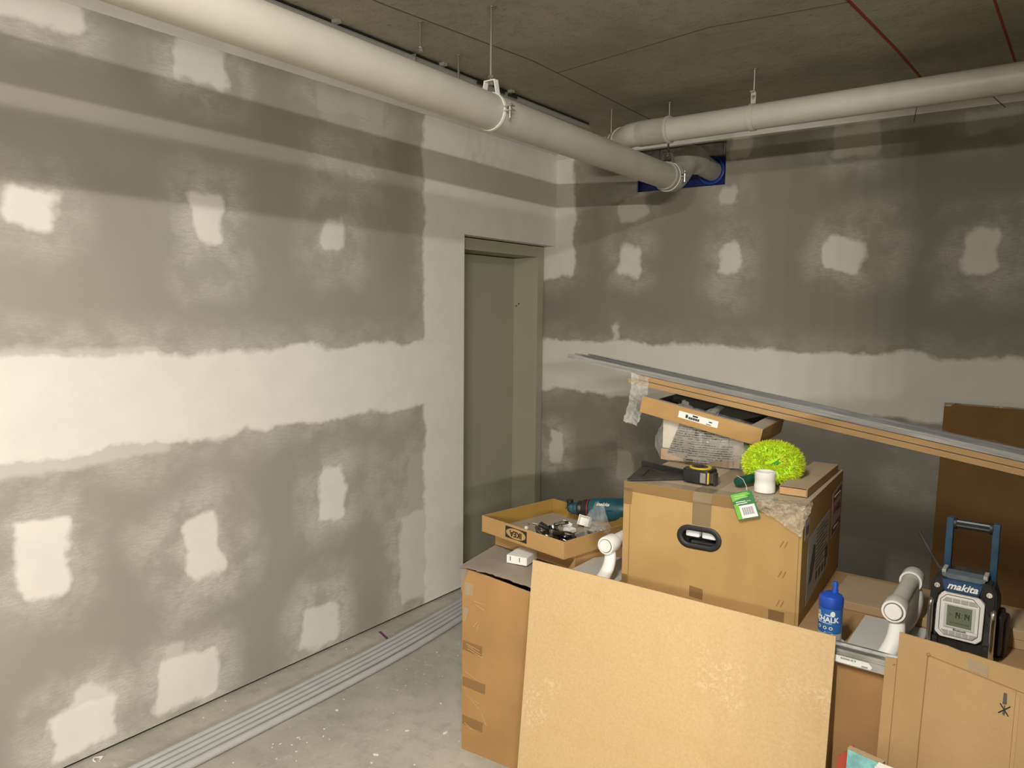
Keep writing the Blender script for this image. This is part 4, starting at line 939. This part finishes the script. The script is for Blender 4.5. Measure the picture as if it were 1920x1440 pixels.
# front panel
px = .017; pw = .106
oct_ = [(px + .012, .052), (px + pw - .012, .052), (px + pw, .064), (px + pw + .002, .160), (px + pw - .016, .180), (px + .016, .180), (px, .160), (px - .001, .064)]
bm = BM(); prism(bm, oct_, -.004, .014, 'y', .0015); fp = obj('front_panel', bm, M_rw, rd, smooth=0)
oi = [(px + .02, .060), (px + pw - .02, .060), (px + pw - .009, .072), (px + pw - .008, .152), (px + pw - .024, .170), (px + .022, .170), (px + .008, .155), (px + .008, .072)]
bm = BM(); tube(bm, [(x, -.0042, z) for x, z in oi], .0009, 6, closed=True); obj('panel_line', bm, M_inkg, fp)
bm = BM(); bx(bm, px + .018, px + .089, -.0062, -.003, .082, .147, .001); obj('screen_bezel', bm, M_rs, fp, smooth=0)
bm = BM(); bx(bm, px + .025, px + .082, -.0068, -.005, .088, .143); sc_ = obj('screen', bm, M_lcd, fp, smooth=0)
def seg7(ch, x, z, h, wd, m=M_ink):
    segs = {'1': 'bc', '4': 'fgbc', '-': 'g'}[ch]; q = h/2; t = .0021
    R = {'a': (0, wd, h-t, h), 'b': (wd-t, wd, q+.0006, h-.0006), 'c': (wd-t, wd, .0006, q-.0006), 'f': (0, t, q+.0006, h-.0006), 'g': (.001, wd-.001, q-t/2, q+t/2)}
    bm = BM()
    for s_ in segs: a = R[s_]; bx(bm, x+a[0], x+a[1], -.0073, -.0067, z+a[2], z+a[3])
    obj('digit', bm, m, fp, smooth=0)
z0 = .111
seg7('-', px + .030, z0, .016, .007, M_inkg)
for ch, x in (('1', .040), ('4', .0475), ('1', .0605), ('4', .0690)): seg7(ch, px + x, z0, .017, .0075)
bm = BM(); bx(bm, px+.0585, px+.0602, -.0073, -.0067, z0+.003, z0+.005); bx(bm, px+.0585, px+.0602, -.0073, -.0067, z0+.010, z0+.012); obj('digit_colon', bm, M_ink, fp, smooth=0)
for k in range(7):
    bm = BM(); bx(bm, px + .033 + k*.0065, px + .0375 + k*.0065, -.0072, -.0067, .096 + (k % 2)*.001, .0995); obj('lcd_icon', bm, plain('lcd_faint', (.10, .115, .07), .4), fp, smooth=0)
text('panel_text', 'Bluetooth', .0075, M_inkg, fp, (px + .056, -.0045, .0775), FRONT, bold=.0002)
for k in range(4):
    a = px + .018 + k*.0185 + (.0 if k else -.0); bm = BM()
    pts = [(a, .152), (a + .0165, .152), (a + .0165, .163), (a, .163)]
    if k == 0: pts = [(a - .005, .152), (a + .0165, .152), (a + .0165, .163), (a + .003, .163)]
    if k == 3: pts = [(a, .152), (a + .020, .152), (a + .013, .163), (a, .163)]
    prism(bm, pts, -.0056, -.003, 'y'); obj('button', bm, M_btn, fp, smooth=0)
for k in range(5):
    a = px + .017 + k*.0153; bm = BM(); pts = [(a, .063), (a + .0135, .063), (a + .0135, .0735), (a, .0735)]
    if k == 0: pts = [(a + .004, .063), (a + .0135, .063), (a + .0135, .0735), (a - .004, .0735)]
    if k == 4: pts = [(a, .063), (a + .009, .063), (a + .017, .0735), (a, .0735)]
    prism(bm, pts, -.0056, -.003, 'y'); obj('button', bm, M_btn, fp, smooth=0)
bm = BM(); prism(bm, [(.034, .181), (.110, .181), (.119, .212), (.026, .212)], -.012, .012, 'y', .0015); bp = obj('brand_plate', bm, M_rb2, rd, smooth=0)
bm = BM(); prism(bm, [(.026, .2122), (.119, .2122), (.124, .226), (.022, .226)], .001, .045, 'y', .001); obj('top_cover', bm, plain('dusty_blue', (.10, .12, .14), .6, var=.2, vscale=30), rd, smooth=0)
for x in (.022, .116): bm = BM(); bx(bm, x, x + .010, .004, .05, .222, .234, .002); obj('cover_lug', bm, M_cond_dk, rd, smooth=0)
text('brand_text', 'makita', .026, M_paper, bp, (.073, -.0128, .1975), FRONT, shear=.35, bold=.0006)
bm = BM(); prism(bm, [(.018, .02), (.132, .02), (.130, .048), (.02, .048)], .006, .0135, 'y', .002); obj('lower_grille', bm, M_black, rd, smooth=0)
bm = BM(); ring_strap(bm, (.075, .006, .034), .006, .002, .0015); obj('volume_knob', bm, M_rubber, rd)
bm = BM(); bx(bm, W_ - .001, W_ + .014, .03, .115, .02, .13, .008); obj('side_speaker', bm, M_rubber, rd)
bm = BM(); bx(bm, W_ - .02, W_ + .022, .07, .17, 0, .10, .012); obj('battery_bay', bm, M_rubber, rd)
bm = BM(); tube(bm, [(.012, .08, .205), (-.012, .083, .240), (-.050, .09, .300)], .0048, 10); bx(bm, -.006, .004, -.004, .004, -.012, .012, .002, Matrix.Translation((.012, .08, .205))); obj('aerial', bm, M_blackd, rd)
# hose beside the radio
bm = BM(); P = catmull([(2.715, 2.22, .742), (2.74, 2.235, .750), (2.80, 2.27, .760), (2.9, 2.3, .748)], 14)
tube(bm, P, [.0078 if i % 2 else .0062 for i in range(len(P))], 12); tag(obj('flexible_hose', bm, M_steel), 'braided silver flexible hose lying right of the radio', 'hose')

# ------------------------------------------------------------------ left tray with hardware
fl = thing('carton', 'flat folded brown carton lying under the hardware tray', 'box', (.985, 2.285, .7125), math.radians(-9))
bm = BM(); bx(bm, 0, .415, 0, .30, .001, .058, .002); obj('box_body', bm, C_tray, fl, smooth=0)
KT = math.radians(-11)
kt = thing('carton_tray', 'shallow brown carton tray of loose hardware with a black logo on its left', 'tray', (.957, 2.236, .7735), KT)
open_tray(kt, .442, .40, .064, .004, C_tray)
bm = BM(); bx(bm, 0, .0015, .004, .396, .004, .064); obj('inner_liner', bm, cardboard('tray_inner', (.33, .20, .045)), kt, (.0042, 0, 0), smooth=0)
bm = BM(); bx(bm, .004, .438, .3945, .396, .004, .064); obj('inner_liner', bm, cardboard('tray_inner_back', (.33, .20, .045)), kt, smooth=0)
bm = BM(); bx(bm, .006, .436, .006, .394, .0042, .0048); obj('tray_floor', bm, cardboard('tray_floor', (.42, .34, .26)), kt, smooth=0)
lx, lz = .196, .033
flat_piece('logo_ground', [(lx - .058, lz - .022), (lx + .058, lz - .022), (lx + .058, lz + .022), (lx - .058, lz + .022)], M_ink, kt, 'y', -.0009, -.0001)
flat_piece('logo_oval', [(lx + .053*math.cos(2*PI*k/36), lz + .0195*math.sin(2*PI*k/36)) for k in range(36)], C_tray, kt, 'y', -.0013, -.0009)
text('logo_text', 'IKEA', .030, M_ink, kt, (lx, -.0017, lz), (PI/2, PI, 0), bold=.0010, sx=1.05)
bm = BM(); tube(bm, [(.40, -.0006, .004), (.425, -.0006, .05)], .0006, 5); obj('scratch', bm, M_scuff, kt)
def KTW(x, y, z=.0052):
    c, s = math.cos(KT), math.sin(KT); return (.957 + x*c - y*s, 2.236 + x*s + y*c, .7735 + z)
# grey packing sheet
bm = BM(); crumple(bm, 8, 6, lambda u, v: (.12*u, .16*v, .0015 + .004*math.sin(u*3)), .0008, 51); bmesh.ops.solidify(bm, geom=bm.faces[:], thickness=.0012)
tag(obj('foam_sheet', bm, plain('pale_grey_foam', (.45, .45, .45), .7), None, KTW(.300, .12, .0065), (0, 0, KT + .1)), 'pale grey foam sheet lying in the hardware tray', 'packing sheet')
bm = BM(); P = bezier((0, 0, .008), (.05, .07, .035), (.13, .09, .035), (.20, .02, .006), 14)
for i, p in enumerate(P[:-1]):
    q = P[i+1]; quad(bm, p, q, q + Vector((.006, .035, -.001)), p + Vector((.006, .035, -.001)))
bmesh.ops.remove_doubles(bm, verts=bm.verts[:], dist=.0001); bmesh.ops.solidify(bm, geom=bm.faces[:], thickness=.0015)
tag(obj('grey_strap', bm, plain('grey_webbing', (.06, .06, .062), .6), None, KTW(.235, .05), (0, 0, KT)), 'dark grey plastic strip curved over the hinges in the hardware tray', 'strip')
# cabinet hinges in a heap
M_hk = plain('dark_nickel', (.22, .21, .20), .2, .95, var=.3, vscale=60)
def hinge():
    t = thing('cabinet_hinge', 'dark nickel cabinet hinge in the heap in the hardware tray', 'hinge', (0, 0, 0), group='cabinet hinges heaped in the tray')
    bm = BM(); lathe(bm, [(0, 0), (.0155, 0), (.0165, .009), (.018, .0095), (.018, .011), (.014, .011), (.013, .003), (0, .003)], 16); obj('hinge_cup', bm, M_hk, t)
    bm = BM(); bx(bm, .012, .060, -.008, .008, .006, .016, .002); bx(bm, .03, .05, -.003, .003, .016, .018); obj('hinge_arm', bm, M_hk, t)
    bm = BM(); bx(bm, -.006, .012, -.026, .026, .0095, .0112, .001); obj('hinge_plate', bm, M_chr, t)
    return t
h0 = hinge(); rh = random.Random(8); hs = [h0]
for k in range(15): hs.append(copy_tree(h0))
for k, h in enumerate(hs):
    a = rh.uniform(0, 6.28); layer = k // 5
    h.scale = (1.25, 1.25, 1.25); h.location = KTW(.325 + rh.uniform(-.085, .06)*(1 - layer*.2), .075 + rh.uniform(-.03, .05)*(1 - layer*.2), .008 + layer*.018)
    h.rotation_euler = (rh.uniform(-.35, .35), rh.uniform(-.35, .35), a)
# white brackets, plugs, screws
def bracket(label, loc, rot, w_, d_, h_):
    t = thing('shelf_bracket', label, 'bracket', loc, rot)
    bm = BM(); bx(bm, 0, w_, 0, d_, 0, .003, .0008); obj('bracket_base', bm, M_white, t, smooth=0)
    bm = BM(); bx(bm, 0, .003, 0, d_, .003, h_, .0008); obj('bracket_side', bm, M_white, t, smooth=0)
    bm = BM(); bx(bm, w_ - .003, w_, 0, d_, .003, h_, .0008); obj('bracket_side', bm, M_white, t, smooth=0)
    bm = BM(); bx(bm, .003, w_ - .003, d_ - .003, d_, .003, h_, .0008); obj('bracket_back', bm, M_white, t, smooth=0)
bracket('white plastic shelf bracket standing up in the hardware tray beside the drill', (1.238, 2.505, .790), (math.radians(70), .1, KT + .25), .048, .04, .022)
bracket('small white plastic bracket lying near the hinges in the hardware tray', (1.222, 2.415, .781), (.15, 0, KT - .1), .044, .028, .014)
bracket('white plastic bracket lying on top of the hinge heap', (1.292, 2.285, .850), (.5, .2, KT + .1), .04, .02, .010)
for k, (x, y) in enumerate(((1.115, 2.44), (1.093, 2.385))):
    bm = BM(); lathe(bm, [(0, 0), (.004, 0), (.004, .008), (.0075, .009), (.0075, .011), (.004, .013), (0, .0135)], 14)
    o = obj('cover_plug', bm, M_white, None, (x + (.055 if k == 0 else 0), y + (.03 if k == 0 else -.04), .7845), (1.0, .5, .3)); tag(o, ['white cover plug farther from the logo in the hardware tray', 'white cover plug just behind the logo wall of the hardware tray'][k], 'plug')
for k, (x, y, a) in enumerate(((1.072, 2.425, .3), (1.094, 2.432, 1.7), (1.066, 2.405, 2.6))):
    bm = BM(); tube(bm, [(0, 0, .004), (.020, 0, .003)], [.0022, .0012], 8); tube(bm, [(-.003, 0, .004), (0, 0, .004)], [.0042, .0040], 12)
    tag(obj('screw', bm, M_steel, None, (x, y, .7787), (0, 0, a)), 'loose steel screw on the floor of the hardware tray', 'screw', 'loose screws in the hardware tray')
# clear bag in the tray
pb = thing('parts_bag', 'small clear bag of dark fittings in the right corner of the hardware tray', 'bag', KTW(.343, .185, .006), KT); pb.scale = (1.08, 1.1, 1.1)
bm = BM(); rp = random.Random(61)
bmesh.ops.create_icosphere(bm, subdivisions=3, radius=.052, matrix=Matrix.Translation((.045, .05, .036)) @ Matrix.Diagonal((1.0, .85, .72, 1)))
for v in bm.verts:
    v.co += Vector((rp.uniform(-1, 1), rp.uniform(-1, 1), rp.uniform(-1, 1)))*.0045
    if v.co.z > .05: v.co.z += max(0, .02 - abs(v.co.x - .035))*3.2
    v.co.z = max(.0, v.co.z)
obj('bag_film', bm, M_film, pb, smooth=0)
bm = BM()
for k in range(16): bx(bm, -.012, .012, -.006, .006, 0, .008, .001, Matrix.Translation((rp.uniform(.02, .075), rp.uniform(.02, .075), rp.uniform(.006, .028))) @ Euler((rp.uniform(-1, 1), rp.uniform(-1, 1), rp.uniform(0, 6))).to_matrix().to_4x4())
obj('fittings', bm, M_hk, pb, smooth=0, kind='stuff')
# cordless drill lying on its side
dr = thing('cordless_drill', 'teal and black cordless drill lying across the far side of the hardware tray', 'drill', (1.195, 2.555, .838), (0, math.radians(-4), math.radians(12))); dr.scale = (1, 1.2, 1.2)
M_teal = plain('teal_plastic', (.012, .075, .10), .42, var=.2, vscale=30)
M_teal2 = plain('dusty_teal_rubber', (.02, .07, .09), .6, var=.5, vscale=40)
bm = BM(); bmesh.ops.create_uvsphere(bm, u_segments=16, v_segments=10, radius=.021, matrix=Matrix.Translation((-.018, 0, .002)) @ Matrix.Diagonal((1.15, 1, .9, 1))); tube(bm, [(-.02, 0, 0), (.028, 0, 0)], [.020, .0235], 16); obj('angle_head', bm, M_teal2, dr)
bm = BM(); lathe(bm, [(0, -.012), (.011, -.012), (.012, .016), (.0145, .018), (.0145, .026), (.006, .027), (0, .027)], 14, (-.026, -.004, .004)); obj('head_cap', bm, M_black, dr)
bm = BM(); lathe(bm, [(0, 0), (.0055, 0), (.0055, .004), (0, .005)], 12); obj('bit_socket', bm, M_chr, dr, (-.033, -.021, .004), (PI/2, 0, 0))
bm = BM(); tube(bm, [(.006, 0, 0), (.012, 0, 0), (.022, 0, 0), (.028, 0, 0)], [.0225, .027, .027, .024], 18); obj('head_ring', bm, M_black, dr)
bm = BM(); tube(bm, [(.028, 0, 0), (.034, 0, 0), (.060, 0, 0), (.075, 0, 0)], [.027, .0315, .034, .035], 20); obj('gear_collar', bm, M_black, dr)
bm = BM(); tube(bm, [(.055, -.002, 0), (.058, -.002, 0)], .0348, 20); obj('red_ring', bm, plain('red_band', (.35, .02, .02), .5), dr)
bm = BM(); tube(bm, [(.062, 0, 0), (.075, 0, 0), (.12, 0, .001), (.19, 0, .001), (.215, 0, 0), (.225, 0, 0)], [.034, .0385, .0405, .040, .037, .028], 22); obj('motor_housing', bm, M_teal, dr)
bm = BM(); P = [(.115, -.0415, -.014), (.13, -.0425, .008), (.165, -.043, .011), (.18, -.042, -.004), (.175, -.0425, -.02)]; tube(bm, P, .002, 8); obj('housing_rib', bm, M_teal2, dr)
bm = BM(); tube(bm, [(.21, 0, 0), (.225, 0, 0), (.26, 0, 0), (.268, 0, 0)], [.036, .038, .037, .03], 20); obj('end_cap', bm, M_black, dr)
bm = BM(); tube(bm, [(.17, .0, -.005), (.185, .06, -.012), (.205, .13, -.014)], [.024, .021, .022], 16); obj('grip', bm, M_black, dr)
bm = BM(); bx(bm, .165, .285, .125, .165, -.048, .026, .008); obj('battery_pack', bm, M_black, dr)
text('brand_text', 'makita', .020, M_paper, dr, (.125, -.0335, .0262), (math.radians(38), 0, 0), shear=.35, bold=.0003)
# white box on the lid
wb = thing('white_box', 'small white plastic box with two slots on the lid of the left carton', 'box', (1.143, 2.150, .7105), math.radians(9))
bm = BM(); bx(bm, 0, .083, 0, .105, 0, .030, .0015); obj('case', bm, M_white, wb, smooth=0)
for x in (.014, .052): bm = BM(); bx(bm, x, x + .003, -.0006, .002, .010, .026); obj('slot', bm, M_ink, wb, smooth=0)
